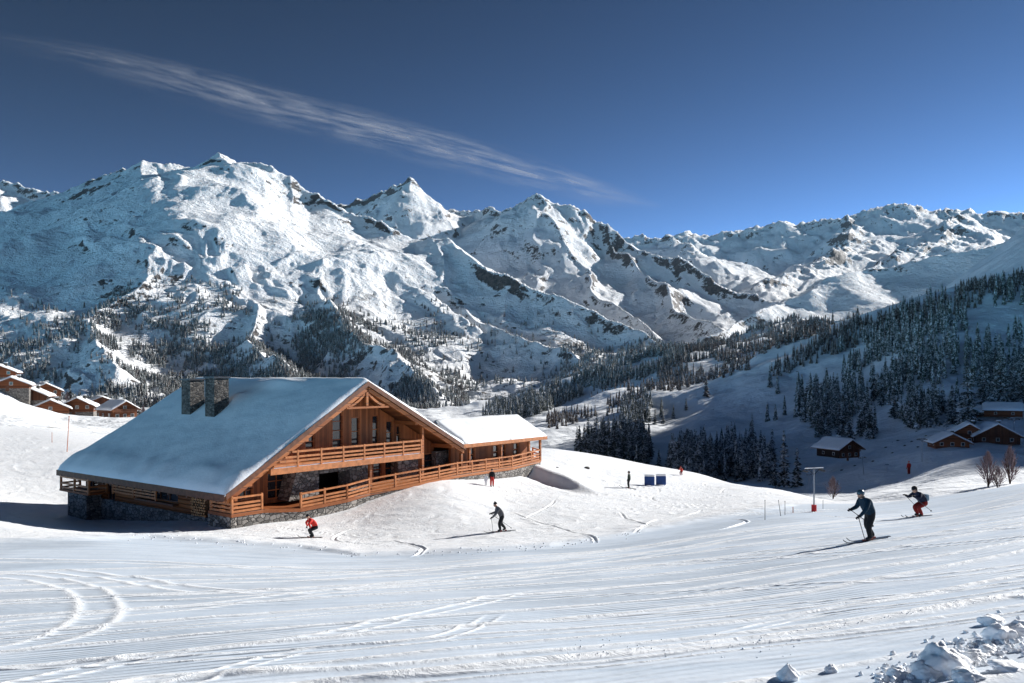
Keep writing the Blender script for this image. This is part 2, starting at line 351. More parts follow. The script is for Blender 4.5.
# ---------------------------------------------------------------- near ground: tracks, lip, corduroy
_yt = np.geomspace(4, 130, 900)
def ground_y(px, row, y0=4.0):
    rr = surv_row(np.full(900, float(px)), _yt)
    idx = np.where((rr <= row) & (_yt >= y0))[0]
    return float(_yt[idx[0]]) if len(idx) else 120.0
def gp(px, row, y0=4.0):
    y = ground_y(px, row, y0); return ((px - CX) / F * y, y)
TRACKS = [ # (columns/rows polyline, half width m, depth m, side berm m)
 ([(0, 668), (250, 655), (520, 634), (760, 615), (1024, 578)], .16, -.06, .05),
 ([(150, 683), (380, 672), (600, 652), (830, 628), (1024, 600)], .28, -.09, .10),
 ([(300, 690), (560, 668), (790, 642), (1024, 612)], .10, -.05, .06),
 ([(0, 625), (200, 606), (420, 583), (640, 566), (860, 552), (1024, 538)], .30, -.05, .07),
 ([(0, 603), (220, 596), (400, 583), (640, 556), (850, 524), (1024, 503)], .35, -.05, .06),
 ([(0, 588), (160, 583), (330, 577), (520, 560), (720, 535), (900, 512)], .40, -.05, .05),
 ([(0, 573), (60, 572), (130, 580), (200, 590), (330, 592), (480, 583), (700, 560), (1024, 523)], .30, -.05, .06),
 ([(0, 650), (50, 640), (90, 622), (98, 604), (80, 588), (30, 578), (0, 576)], .30, -.04, .035),
 ([(20, 683), (130, 660), (200, 650), (320, 636), (430, 613), (520, 594), (640, 580)], .18, -.05, .06),
 ([(60, 700), (180, 682), (300, 652), (420, 641), (470, 628), (500, 612)], .12, -.04, .05),
 ([(640, 600), (760, 582), (860, 566), (960, 556)], .55, .03, .05),
 ([(700, 640), (800, 618), (930, 603), (1024, 590)], .10, -.04, .05),
 ([(0, 640), (180, 628), (420, 606), (640, 594), (900, 580), (1024, 566)], .18, -.04, .05),
 ([(200, 640), (420, 628), (620, 618), (800, 604), (1024, 583)], .12, -.035, .04),
 ([(520, 568), (700, 552), (860, 536), (1024, 516)], .22, -.05, .05),
 ([(560, 580), (720, 560), (900, 540), (1024, 528)], .16, -.05, .05),
 ([(430, 566), (600, 552), (800, 526), (930, 508)], .25, -.04, .05),
 ([(-20, 560), (150, 563), (320, 570), (500, 563), (640, 548), (780, 524)], .35, -.05, .05),
]
_tr = random.Random(5)
for _i in range(44):      # ski scribbles on the sunny flat, drawn straight in world metres
    _a, _b, _h = _tr.uniform(-12, 22), _tr.uniform(46, 84), _tr.uniform(0, 6.28)
    if _a < -4 and _b > 52: continue
    _pl = []; _k = _tr.uniform(-.35, .35)
    for _j in range(7): _pl.append((_a, _b)); _a += 1.9 * math.cos(_h); _b += 1.9 * math.sin(_h); _h += _k + _tr.uniform(-.1, .1)
    TRACKS.append((('w', _pl), .10, -.11, .09))
def near_h(x, y):
    global LOOSE_LIT
    LOOSE_LIT = np.zeros(len(x))
    h = H0(x, y)
    h = h + relief_mid(x, y)
    h = h + .012 * fbm(x / 3.1, y / 3.1, 3, 81) + .002 * fbm(x / .6, y / .6, 3, 84)
    # long combed undulations running with the piste
    ca, sa = math.cos(R(20)), math.sin(R(20)); al = x * ca + y * sa; ac = -x * sa + y * ca
    pz = piste(x, y)
    h = h + pz * (.022 * fbm(al / 40, ac / 2.2, 2, 91) + .004 * fbm(al / 14, ac / .5, 2, 95))
    wv = .35 * perlin(al / 17, ac / 9, 45)
    for off, hh, wd in ((2.1, .02, .10), (3.3, .02, .09), (5.0, .03, .13), (6.6, .03, .10), (8.9, .05, .15), (10.2, .03, .1), (12.4, .05, .16), (14.1, .035, .14), (16.6, .05, .2), (19.0, .04, .18), (21.7, .05, .22), (24.2, .04, .2), (27.0, .05, .25), (30.0, .05, .25), (0.3, .03, .08), (-1.6, .03, .08), (-4.0, .04, .1)):
        br_ = np.exp(-((ac + wv + .3 * math.sin(off) * al / 14 - off) / wd) ** 2) * sstep(-.85, -.25, perlin(al / 11 + off, off * 3.3 + 0 * al, 46)) * pz
        h = h + 1.0 * hh * br_; LOOSE_LIT = np.maximum(LOOSE_LIT, br_)
    # skied-out, scribbled snow on the sunny flat by the chalet
    h = h + (1 - pz) * sstep(36, 46, y) * sstep(125, 100, y) * (.07 * ridged(x / 3.6 + .8 * perlin(x / 2, y / 2, 7), y / 4.0, 3, 97) + .05 * fbm(x / 7, y / 7, 2, 99))
    wob = .12 * perlin(x / 2.0, y / 2.0, 66)
    # wind-cut bank beyond the terrace: a steep shaded face towards the camera
    bx = x - np.interp(y, [0, 200], [0, 0]); pc = CX + F * x / y
    cy = np.interp(pc, [505, 600], [78.0, 71.0]); am = sstep(506, 522, pc) * sstep(604, 560, pc)
    t_ = y - cy; h = h + am * .75 * np.where(t_ < 0, np.exp(-(t_ / .9) ** 2), np.exp(-(t_ / 4.5) ** 2)) - .25 * am * np.exp(-((t_ + 2.2) / 1.2) ** 2)
    # broken edge where the groomed piste meets the flat
    lr = np.interp(pc, _lipx, _lipr); rr = HY - F * H0(x, y) / y
    h = h + .13 * (1 - sstep(-1.5, 1.0, rr - lr)) * np.exp(-np.clip(lr - rr, 0, 99) / 9) * (y > 30) * (y < 60) * (1 + .4 * perlin(x / 1.1, y / 1.1, 69))
    for pl, w, dep, berm in TRACKS:
        ww = pl[0] == 'w'
        if ww: pl = pl[1]
        P = pl if ww else [gp(c, r) for c, r in pl]
        # Catmull-Rom so the tracks sweep
        C = []
        Q = [P[0]] + P + [P[-1]]
        for i in range(1, len(Q) - 2):
            for t in np.linspace(0, 1, 7)[:-1]:
                a, b, c, d = [np.array(Q[j]) for j in (i - 1, i, i + 1, i + 2)]
                C.append(.5 * (2 * b + (c - a) * t + (2 * a - 5 * b + 4 * c - d) * t * t + (3 * b - a - 3 * c + d) * t ** 3))
        C.append(np.array(P[-1])); C = np.array(C)
        m = np.where((x > C[:, 0].min() - 2) & (x < C[:, 0].max() + 2) & (y > C[:, 1].min() - 2) & (y < C[:, 1].max() + 2))[0]
        xx, yy = x[m], y[m]; best = np.full(len(m), 1e9); al_ = np.zeros(len(m)); k_ = 0
        for (x0, y0), (x1, y1) in zip(C[:-1], C[1:]):
            dx, dy = x1 - x0, y1 - y0; L2 = dx * dx + dy * dy + 1e-9
            t = np.clip(((xx - x0) * dx + (yy - y0) * dy) / L2, 0, 1)
            dd = np.hypot(xx - x0 - t * dx, yy - y0 - t * dy); al_ = np.where(dd < best, k_ + t, al_); best = np.minimum(best, dd); k_ += 1
        al_ /= k_; fd = np.ones(len(m))
        if ww: fd = sstep(0, .2, al_) * sstep(1, .8, al_)
        elif 5 < pl[0][0] < 1019 and pl[0][1] < 680: fd *= sstep(0, .22, al_)
        if not ww and 5 < pl[-1][0] < 1019: fd *= sstep(1, .78, al_)
        d = (best + wob[m] * w) / w
        gr = 1 + .25 * perlin(xx / .3, yy / .3, 68)
        bm_ = np.exp(-((d - 1.35) / .42) ** 2); h[m] += fd * (.20 * dep * np.exp(-d ** 4) + .17 * berm * gr * bm_) * (1 + 1.2 * ww); LOOSE_LIT[m] = np.maximum(LOOSE_LIT[m], fd * bm_)
    return h
_lipx = np.array([-420, 0, 150, 300, 360, 450, 550, 620, 700, 800, 900, 1024, 1420.]); _lipr = np.array([545, 543, 538, 548, 556, 553, 547, 537, 522, 505, 499, 484, 450.])
def piste(x, y):
    px = CX + F * x / y; r = HY - F * H0(x, y) / y
    lr = np.interp(px, _lipx, _lipr)
    return sstep(-4, 2, r - lr) * (y < 62)

US = us_list(1.0 / 820)
PISTE = mat_snow_ground(); HILL = mat_hill(); MOUNT = mat_mountain()
ys = np.r_[np.geomspace(3.2, 7.5, 40)[:-1], np.geomspace(7.5, 60, 620)[:-1], np.geomspace(60, 130, 160)]
ground, GX, GY, GZ = grid_mesh('snow_ground', US, ys, near_h, PISTE, attr=lambda x, y: piste(x, y) * (1 - .95 * LOOSE_LIT))  # loose berms kept whiter, which also paints in their sunlit crests
ys2 = np.r_[np.geomspace(130, 300, 90)[:-1], np.geomspace(300, 1500, 330)]
hill, HX, HYY, HZ = grid_mesh('snow_hillside', us_list(1.3 / 820), ys2, Hfar, HILL)
ys3 = np.r_[np.geomspace(1500, 4700, 470)[:-1], np.geomspace(4700, 9000, 230)[:-1], np.geomspace(9000, 17000, 150)]
def far_hit(px, row):
    yy = np.linspace(1700, 5200, 400); zz = Hfar((px - CX) / F * yy, yy, False); k = np.where(HY - F * zz / yy <= row)[0]
    y = float(yy[k[0]]) if len(k) else 3500.0
    return ((px - CX) / F * y, y)
RUNS = [([far_hit(*q) for q in pl], w_) for pl, w_ in (
    ([(72, 228), (100, 240), (140, 252), (180, 262), (215, 268), (250, 262), (300, 262), (345, 268), (390, 285), (440, 310), (490, 345), (530, 375)], 42),
    ([(215, 268), (190, 285), (170, 305), (150, 320), (158, 345)], 40), ([(205, 240), (210, 262), (225, 285), (255, 310), (300, 335), (330, 360)], 30), ([(250, 262), (262, 285), (300, 300), (350, 320), (400, 345), (430, 372)], 30))]
mount, MX, MY, MZ = grid_mesh('mountains', us_list(1.25 / 820), ys3, Hfar, MOUNT, crest=True)
# plain snow sheet behind and beside the camera, reaching far below the ranges
def skirt():
    m = MB(); far = 60000.0
    m.quad([(-32000, -399, -900), (32000, -399, -900), (32000, 17400, -900), (-32000, 17400, -900)])
    tag(m.build('valley_ground', HILL), kind='structure')
    # ground under and behind the camera, meeting the piste
    xs = US; row = []
    v = []; f = []
    for i, yy in enumerate((3.2, 1.2, -3, -20, -80)):
        for j, u in enumerate(xs[::12]):
            x = u * 3.2 * (1 + i * 1.2 if i else 1)
            z = float(GZ[0, j * 12]) if i == 0 else float(GZ[0, j * 12]) + i * .55
            v.append((x, yy, z))
    n = len(xs[::12])
    for i in range(4):
        for j in range(n - 1):
            f.append((i * n + j, (i + 1) * n + j, (i + 1) * n + j + 1, i * n + j + 1))
    me = bpy.data.meshes.new('near_slope'); me.from_pydata(v, [], f); link('snow_slope', me, None, [PISTE]); tag(bpy.data.objects['snow_slope'], kind='structure')
skirt()
def bil(X, Y, Z, x, y):
    """height of a built grid under world points"""
    us = X[0] / Y[0, 0]; yv = Y[:, 0]; u = x / y
    i = np.clip(np.searchsorted(yv, y) - 1, 0, len(yv) - 2); j = np.clip(np.searchsorted(us, u) - 1, 0, len(us) - 2)
    ty = np.clip((y - yv[i]) / (yv[i + 1] - yv[i]), 0, 1); tx = np.clip((u - us[j]) / (us[j + 1] - us[j]), 0, 1)
    return (Z[i, j] * (1 - tx) + Z[i, j + 1] * tx) * (1 - ty) + (Z[i + 1, j] * (1 - tx) + Z[i + 1, j + 1] * tx) * ty
def hgt(x, y):
    x = np.atleast_1d(np.asarray(x, float)); y = np.atleast_1d(np.asarray(y, float))
    a = bil(GX, GY, GZ, x, np.clip(y, 3.3, 129.9)); b = bil(HX, HYY, HZ, x, np.clip(y, 130.1, 1499)); c = bil(MX, MY, MZ, x, np.clip(y, 1501, 16900))
    return np.where(y < 130, a, np.where(y < 1500, b, c))
def h1(x, y): return float(hgt(x, y)[0])

# ---------------------------------------------------------------- sky, sun, camera
w = bpy.data.worlds.new('World'); sc.world = w; w.use_nodes = True
nt = w.node_tree; nt.nodes.clear()
sky = nt.nodes.new('ShaderNodeTexSky'); sky.sky_type = 'NISHITA'; sky.sun_disc = False
sky.sun_elevation = R(SUN_EL); sky.sun_rotation = R(SUN_AZ); sky.altitude = 3500
sky.air_density = .5; sky.dust_density = .3; sky.ozone_density = 1.6
bg = nt.nodes.new('ShaderNodeBackground'); bg.inputs[1].default_value = .07
wo = nt.nodes.new('ShaderNodeOutputWorld'); sg = nt.nodes.new('ShaderNodeGamma'); sg.inputs[1].default_value = 2.3
sm = nt.nodes.new('ShaderNodeVectorMath'); sm.operation = 'SCALE'; sm.inputs['Scale'].default_value = .22
sm2 = nt.nodes.new('ShaderNodeVectorMath'); sm2.operation = 'SCALE'; sm2.inputs['Scale'].default_value = 6.0
nt.links.new(sky.outputs[0], sm.inputs[0]); nt.links.new(sm.outputs[0], sg.inputs[0]); nt.links.new(sg.outputs[0], sm2.inputs[0]); hs = nt.nodes.new('ShaderNodeHueSaturation'); hs.inputs['Saturation'].default_value = .80; nt.links.new(sm2.outputs[0], hs.inputs['Color']); tn = nt.nodes.new('ShaderNodeVectorMath'); tn.operation = 'MULTIPLY'; tn.inputs[1].default_value = (.71, 1.17, 1.03); nt.links.new(hs.outputs[0], tn.inputs[0]); nt.links.new(tn.outputs[0], bg.inputs[0]); nt.links.new(bg.outputs[0], wo.inputs[0])
sl = bpy.data.lights.new('sun', 'SUN'); sl.energy = 5.0; sl.angle = R(.53); sl.color = (1.0, .978, .945)
so = bpy.data.objects.new('sun', sl); COL.objects.link(so)
sd = Vector((math.sin(R(SUN_AZ)) * math.cos(R(SUN_EL)), math.cos(R(SUN_AZ)) * math.cos(R(SUN_EL)), math.sin(R(SUN_EL))))
so.rotation_euler = sd.to_track_quat('Z', 'Y').to_euler()
cd = bpy.data.cameras.new('camera'); cam = bpy.data.objects.new('camera', cd); COL.objects.link(cam)
cam.rotation_euler = (R(90), 0, 0); cd.sensor_width = 36; cd.lens = F / 1024 * 36; cd.shift_y = (HY - 341.5) / 1024
cd.clip_start = .1; cd.clip_end = 120000; sc.camera = cam
sc.view_settings.view_transform = 'Standard'; sc.view_settings.look = 'None'; sc.view_settings.exposure = .74; sc.view_settings.gamma = 1
hz_ = MB(); hz_.box(-33000, 33000, -400, 17500, -1000, 2950)
vt = NT('air'); pv = vt.n('VolumePrincipled'); pv.inputs['Density'].default_value = .6e-5; pv.inputs['Color'].default_value = rgb(.55, .78, 1.0); pv.inputs['Anisotropy'].default_value = 0
vt.t.links.new(pv.outputs[0], vt.out.inputs['Volume']); tag(hz_.build('haze', vt.mat), 'thin bluish mountain air softening the far ranges', 'haze', None, 'stuff')
sc.cycles.max_bounces = 7; sc.cycles.diffuse_bounces = 4; sc.cycles.volume_bounces = 0

# ================================================================ building materials
def mat_planks(name, axis, width, ca, cb, rough=.6, grain=(1, 1, 1)):
    t = NT(name); p = t.obj(); sx = t.n('SeparateXYZ'); t.set(sx.inputs[0], p)
    c = t.math('DIVIDE', sx.outputs[axis], width)
    idn = t.math('FLOOR', c); fr = t.math('FRACT', c)
    wn = t.n('TexWhiteNoise', noise_dimensions='1D'); t.set(wn.inputs['W'], idn)
    edge = t.math('MULTIPLY', t.math('ABSOLUTE', t.math('SUBTRACT', fr, .5)), 2.0)
    groove = t.ramp(edge, .86, 1.0)
    g = t.noise(1.0, 5, .6, t.mapv(p, grain)); d = t.noise(.9, 4, .6, p)
    k = t.math('ADD', t.math('MULTIPLY', wn.outputs[0], .5), t.math('MULTIPLY', g, .5))
    col = t.mix(t.ramp(k, .15, .85), rgb(*ca), rgb(*cb))
    col = t.mix(t.math('MULTIPLY', t.ramp(d, .5, .75), .45), col, rgb(ca[0] * .5, ca[1] * .5, ca[2] * .6))
    col = t.mix(groove, col, rgb(ca[0] * .3, ca[1] * .3, ca[2] * .3))
    h = t.math('ADD', t.math('MULTIPLY', t.math('SUBTRACT', 1, groove), .02), t.math('MULTIPLY', g, .006))
    return t.bsdf(col, rough, .25, t.bump(h, .9, 1.0))
def mat_logs(name, width, ca, cb):
    t = NT(name); p = t.obj(); sx = t.n('SeparateXYZ'); t.set(sx.inputs[0], p)
    c = t.math('DIVIDE', sx.outputs[2], width); fr = t.math('FRACT', c)
    wn = t.n('TexWhiteNoise', noise_dimensions='1D'); t.set(wn.inputs['W'], t.math('FLOOR', c))
    q = t.math('SUBTRACT', t.math('MULTIPLY', fr, 2.0), 1.0)
    rnd = t.math('SQRT', t.math('SUBTRACT', 1.02, t.math('MULTIPLY', q, q)))
    g = t.noise(3.0, 5, .6, t.mapv(p, (.3, .3, 6)))
    k = t.math('ADD', t.math('MULTIPLY', wn.outputs[0], .4), t.math('MULTIPLY', g, .6))
    col = t.mix(t.ramp(k, .2, .8), rgb(*ca), rgb(*cb)); gap = t.ramp(rnd, .55, .2)
    col = t.mix(gap, col, rgb(.02, .012, .008))
    return t.bsdf(col, .65, .2, t.bump(t.math('ADD', t.math('MULTIPLY', rnd, .10), t.math('MULTIPLY', g, .01)), 1.0, 1.0))
def mat_stone(name, scale=2.6, ca=(.13, .12, .11), cb=(.34, .31, .28)):
    t = NT(name); p = t.obj(); pm = t.mapv(p, (1, 1, 1.5))
    v = t.n('TexVoronoi', feature='F1'); t.set(v.inputs['Vector'], pm); v.inputs['Scale'].default_value = scale
    e = t.n('TexVoronoi', feature='DISTANCE_TO_EDGE'); t.set(e.inputs['Vector'], pm); e.inputs['Scale'].default_value = scale
    s = t.n('SeparateColor'); t.set(s.inputs[0], v.outputs['Color'])
    g = t.noise(9, 5, .65, p); k = t.math('ADD', t.math('MULTIPLY', s.outputs[0], .65), t.math('MULTIPLY', g, .35))
    col = t.mix(t.ramp(k, .15, .85), rgb(*ca), rgb(*cb)); m = t.ramp(e.outputs['Distance'], .07, .015)
    col = t.mix(m, col, rgb(.07, .065, .06))
    h = t.math('ADD', t.math('MULTIPLY', t.ramp(e.outputs['Distance'], 0, .12), .06), t.math('MULTIPLY', g, .03))
    return t.bsdf(col, .85, .2, t.bump(h, 1.0, 1.0))
def mat_roof_snow():
    t = NT('roof_snow'); p = t.obj(); a = t.noise(.5, 5, .55, p); b = t.noise(6, 5, .6, p)
    return t.bsdf(t.mix(t.ramp(a, .3, .7), rgb(.82, .84, .86), rgb(.88, .89, .9)), .55, .3,
                  t.bump(t.math('ADD', t.math('MULTIPLY', a, .10), t.math('MULTIPLY', b, .015)), 1.0, 1.0))
WALLV = mat_planks('vertical_pine_boards', 0, .21, (.18, .056, .018), (.43, .145, .048), .6, (14, 14, .8))
LOGS = mat_logs('pine_logs', .27, (.20, .058, .016), (.42, .14, .042))
BEAM = mat_planks('pine_beam', 2, .5, (.25, .075, .022), (.46, .165, .055), .55, (3, 3, 10))
RAILW = plain('pine_rail', (.48, .18, .065), .5, .3, 0, .22, 3.0, .3)
FASCIA = plain('brown_fascia', (.14, .055, .028), .6, .3, 0, .3, 4)
SOFFIT = mat_planks('soffit_boards', 0, .25, (.16, .06, .025), (.30, .12, .045))
STONE = mat_stone('field_stone')
STONEC = mat_stone('chimney_stone', 3.4, (.05, .048, .048), (.17, .155, .14))
RSNOW = mat_roof_snow()
GLASS = plain('window_glass', (.018, .022, .028), .06, .8, 0, .3, 1.0)
INSHADE = plain('painted_inner_shade', (.02, .015, .012), .9, .1)
METAL = plain('galvanised_steel', (.22, .23, .25), .4, .5, .7, .15)
DMETAL = plain('dark_steel', (.05, .052, .058), .5, .4, .5, .2)
HUTW = mat_logs('dark_larch_logs', .32, (.11, .038, .018), (.25, .085, .035))
HUTV = mat_planks('dark_larch_boards', 0, .25, (.07, .026, .014), (.16, .060, .030), .7, (12, 12, .8))
PLASTER = plain('lime_render', (.55, .52, .48), .9, .1, 0, .15, 2)

def wall_cells(m, u0, u1, z0, top, holes, put, step=.9):
    """solid wall with real openings: put(ua, ub, za0, zb0, za1, zb1) adds one block"""
    cuts = sorted(set([u0, u1] + [h[0] for h in holes] + [h[1] for h in holes] + list(getattr(top, 'knots', []))))
    cuts = [c for c in cuts if u0 <= c <= u1]
    for ua, ub in zip(cuts[:-1], cuts[1:]):
        if ub - ua < 1e-4: continue
        mid = (ua + ub) / 2; hs = sorted([(h[2], h[3]) for h in holes if h[0] < mid < h[1]])
        lo = z0
        for a, b in hs:
            if a > lo + .01: put(ua, ub, lo, lo, a, a)
            lo = b
        if top(mid) > lo + .01: put(ua, ub, lo, lo, top(ua), top(ub))

# ================================================================ the big chalet
CO = Vector((-17.5, 50.0, 0)); D1 = Vector((.608, .794, 0)).normalized(); D2 = Vector((-D1.y, D1.x, 0)); ZB = -9.4
def to_local(x, y): r = Vector((x, y, 0)) - CO; return r.dot(D1), r.dot(D2)
def world(a, b): p = CO + D1 * a + D2 * b; return p.x, p.y
def gz(a, b): x, y = world(a, b); return h1(x, y)
def on_gable(px, row, b=2.4):
    u = (px - CX) / F; o = CO + D2 * b
    a = (u * o.y - o.x) / (D1.x - u * D1.y); return a, (HY - row) / F * (o.y + D1.y * a)
def on_side(px, row, a=1.5):
    u = (px - CX) / F; o = CO + D1 * a
    b = (u * o.y - o.x) / (D2.x - u * D2.y); return b, (HY - row) / F * (o.y + D2.y * b)
def Z(z): return z - ZB
RA, RR = 11.67, 22.5
def ztop(a): return -6.9 + 6.9 / RA * a if a < RA else -5.4 * (a - RA) / (RR - RA)
CH = empty('chalet', (CO.x, CO.y, ZB), math.atan2(D1.y, D1.x),
           'large pine chalet with snow covered roof, two stone chimneys, balcony and terrace railings', 'chalet')
CH.rotation_euler.z = math.atan2(D1.y, D1.x)
BW, AL, AR, BB = 2.4, 1.5, 21.2, 20.6      # gable wall b, side walls a, back wall b
class Top:
    knots = [RA]
    def __call__(s, a): return ztop(a) - .78
def hole_g(x0, y0, x1, y1, b=BW):      # opening on the gable wall from picture measurements
    a0, _ = on_gable(x0, y0, b); a1, _ = on_gable(x1, y1, b); am = (x0 + x1) / 2
    return a0, a1, on_gable(am, y1, b)[1], on_gable(am, y0, b)[1]
FL, F2 = -8.35, -5.95
up_holes = [hole_g(305, 434, 315, 449), hole_g(332, 412, 343, 449), hole_g(351, 417, 360, 446), hole_g(372, 415, 379, 444), hole_g(386, 420, 393, 444), hole_g(396, 424, 401, 444)]
up_holes = [(a, b, max(z0, F2 + .06), min(z1, min(ztop(a), ztop(b)) - 1.0)) for a, b, z0, z1 in up_holes]
lo_holes = [hole_g(239, 481, 253, 500), hole_g(267, 472, 287, 504), hole_g(318, 472, 349, 490), hole_g(373, 462, 382, 480), hole_g(385, 461, 394, 480), hole_g(424, 451, 434, 468), hole_g(466, 444, 474, 462)]
lo_holes = [(a, b, max(z0, FL + .05), min(z1, F2 - .35, min(ztop(a), ztop(b)) - 1.0)) for a, b, z0, z1 in lo_holes]
DOORS = {1, 2, 3, 4}
lo_holes = [(a, b, FL + .06 if i in DOORS else z0, z1) for i, (a, b, z0, z1) in enumerate(lo_holes)]
m = MB()
def putg(ua, ub, a0, b0, a1, b1):
    m.hexa([(ua, BW, Z(a0)), (ub, BW, Z(b0)), (ub, BW + .26, Z(b0)), (ua, BW + .26, Z(a0))], [(ua, BW, Z(a1)), (ub, BW, Z(b1)), (ub, BW + .26, Z(b1)), (ua, BW + .26, Z(a1))])
wall_cells(m, AL, AR, FL - .2, Top(), [h for h in up_holes + lo_holes], putg)
m.build('gable_wall', WALLV, CH)
def window(hole, y, parent, nv=1, nh=1, door=False, fm=None, name=None):
    a0, a1, z0, z1 = hole; fm = fm or BEAM
    if a1 - a0 < .2 or z1 - z0 < .2: return
    f = MB(); w = .09
    f.box(a0, a0 + w, y - .04, y + .1, Z(z0), Z(z1)); f.box(a1 - w, a1, y - .04, y + .1, Z(z0), Z(z1))
    f.box(a0 + w, a1 - w, y - .04, y + .1, Z(z1) - w, Z(z1)); f.box(a0 + w, a1 - w, y - .04, y + .1, Z(z0), Z(z0) + w)
    for i in range(nv):
        x = a0 + (a1 - a0) * (i + 1) / (nv + 1); f.box(x - .03, x + .03, y, y + .08, Z(z0) + w, Z(z1) - w)
    for i in range(nh):
        zz = Z(z0) + (z1 - z0) * (i + 1) / (nh + 1)
        xs = [a0 + w] + [a0 + (a1 - a0) * (j + 1) / (nv + 1) for j in range(nv)] + [a1 - w]
        for x0, x1 in zip(xs[:-1], xs[1:]): f.box(x0 + .031, x1 - .031, y + .005, y + .075, zz - .03, zz + .03)
    o = f.build(name or ('door' if door else 'window'), fm, parent)
    g = MB(); g.box(a0 + w * .6, a1 - w * .6, y + .085, y + .105, Z(z0) + .05, Z(z1) - .05); g.build('pane', GLASS, o)
    if door:
        h = MB(); h.bar((a1 - .2, y - .1, Z(z0) + 1.0), (a1 - .2, y - .1, Z(z0) + 1.2), .04); h.bar((a1 - .2, y - .04, Z(z0) + 1.1), (a1 - .2, y - .1, Z(z0) + 1.1), .03); h.build('handle', DMETAL, o)
    return o
for i, h in enumerate(up_holes): window(h, BW + .08, CH, 0, 1 if i != 1 else 3)
for i, h in enumerate(lo_holes):
    if i == 2: continue
    window(h, BW + .08, CH, 1 if i in (0, 1) else 0, 2 if i in DOORS else 1, door=i in DOORS)
# open store under the balcony: near-black panel painted for its inner shade
a0, a1, z0, z1 = lo_holes[2]; g = MB(); g.box(a0 - .1, a1 + .1, BW + 1.4, BW + 1.5, Z(z0), Z(z1)); g.build('store_shade_panel', INSHADE, CH)
# side walls / back wall
m = MB()
side_holes = []
def sh(x0, y0, x1, y1):
    b1, _ = on_side(x0, y0); b0, _ = on_side(x1, y1); xm = (x0 + x1) / 2
    return b0, b1, on_side(xm, y1)[1], on_side(xm, y0)[1]
side_holes = [sh(141, 489, 178, 500), sh(107, 483, 115, 516), sh(85, 480, 98, 489)]
side_holes = [(a, b, max(z0, -10.2), min(z1, ztop(AL) - .95)) for a, b, z0, z1 in side_holes]
def puts(x0):
    def f(ua, ub, a0, b0, a1, b1):
        m.hexa([(x0, ua, Z(a0)), (x0, ub, Z(b0)), (x0 + .26, ub, Z(b0)), (x0 + .26, ua, Z(a0))], [(x0, ua, Z(a1)), (x0, ub, Z(b1)), (x0 + .26, ub, Z(b1)), (x0 + .26, ua, Z(a1))])
    return f
tl = ztop(AL) - .78
wall_cells(m, BW + .262, BB, -9.195, lambda u: tl, side_holes, puts(AL)); m.build('side_wall', LOGS, CH)
m = MB(); tr_ = ztop(AR) - .78; wall_cells(m, BW + .262, BB, -9.0, lambda u: tr_, [], puts(AR - .26)); m.build('side_wall', LOGS, CH)
m = MB()
def putb(ua, ub, a0, b0, a1, b1):
    m.hexa([(ua, BB + .002, Z(a0)), (ub, BB + .002, Z(b0)), (ub, BB + .26, Z(b0)), (ua, BB + .26, Z(a0))], [(ua, BB + .002, Z(a1)), (ub, BB + .002, Z(b1)), (ub, BB + .26, Z(b1)), (ua, BB + .26, Z(a1))])
wall_cells(m, AL, AR, -9.0, Top(), [], putb); m.build('back_wall', LOGS, CH)
# side windows (frames turned to face the side)
for i, (b0, b1, z0, z1) in enumerate(side_holes):
    f = MB(); w = .09
    f.box(AL + .06, AL + .16, b0, b0 + w, Z(z0), Z(z1)); f.box(AL + .06, AL + .16, b1 - w, b1, Z(z0), Z(z1))
    f.box(AL + .06, AL + .16, b0 + w, b1 - w, Z(z1) - w, Z(z1)); f.box(AL + .06, AL + .16, b0 + w, b1 - w, Z(z0), Z(z0) + w)
    n = 3 if i == 0 else 1
    for k in range(n): y = b0 + (b1 - b0) * (k + 1) / (n + 1); f.box(AL + .07, AL + .15, y - .03, y + .03, Z(z0) + w, Z(z1) - w)
    o = f.build('door' if i == 1 else 'window', FASCIA, CH)
    g = MB(); g.box(AL + .16, AL + .18, b0 + .05, b1 - .05, Z(z0) + .05, Z(z1) - .05); g.build('pane', GLASS, o)
    if i == 0:
        s = MB(); s.box(AL - .42, AL - .004, b0 - .1, b1 + .1, Z(z0) - .16, Z(z0) - .04); s.build('sill', FASCIA, o)
# stone plinth: front, left side and under the walls
m = MB()
m.box(AL + .6, AR + .05, BW + .02, BB + .1, Z(-12.4), Z(FL) - .62)
m.box(AL - .14, AL + .5, BW, BB + .12, Z(-12.4), Z(-9.2))
m.build('plinth', STONE, CH)
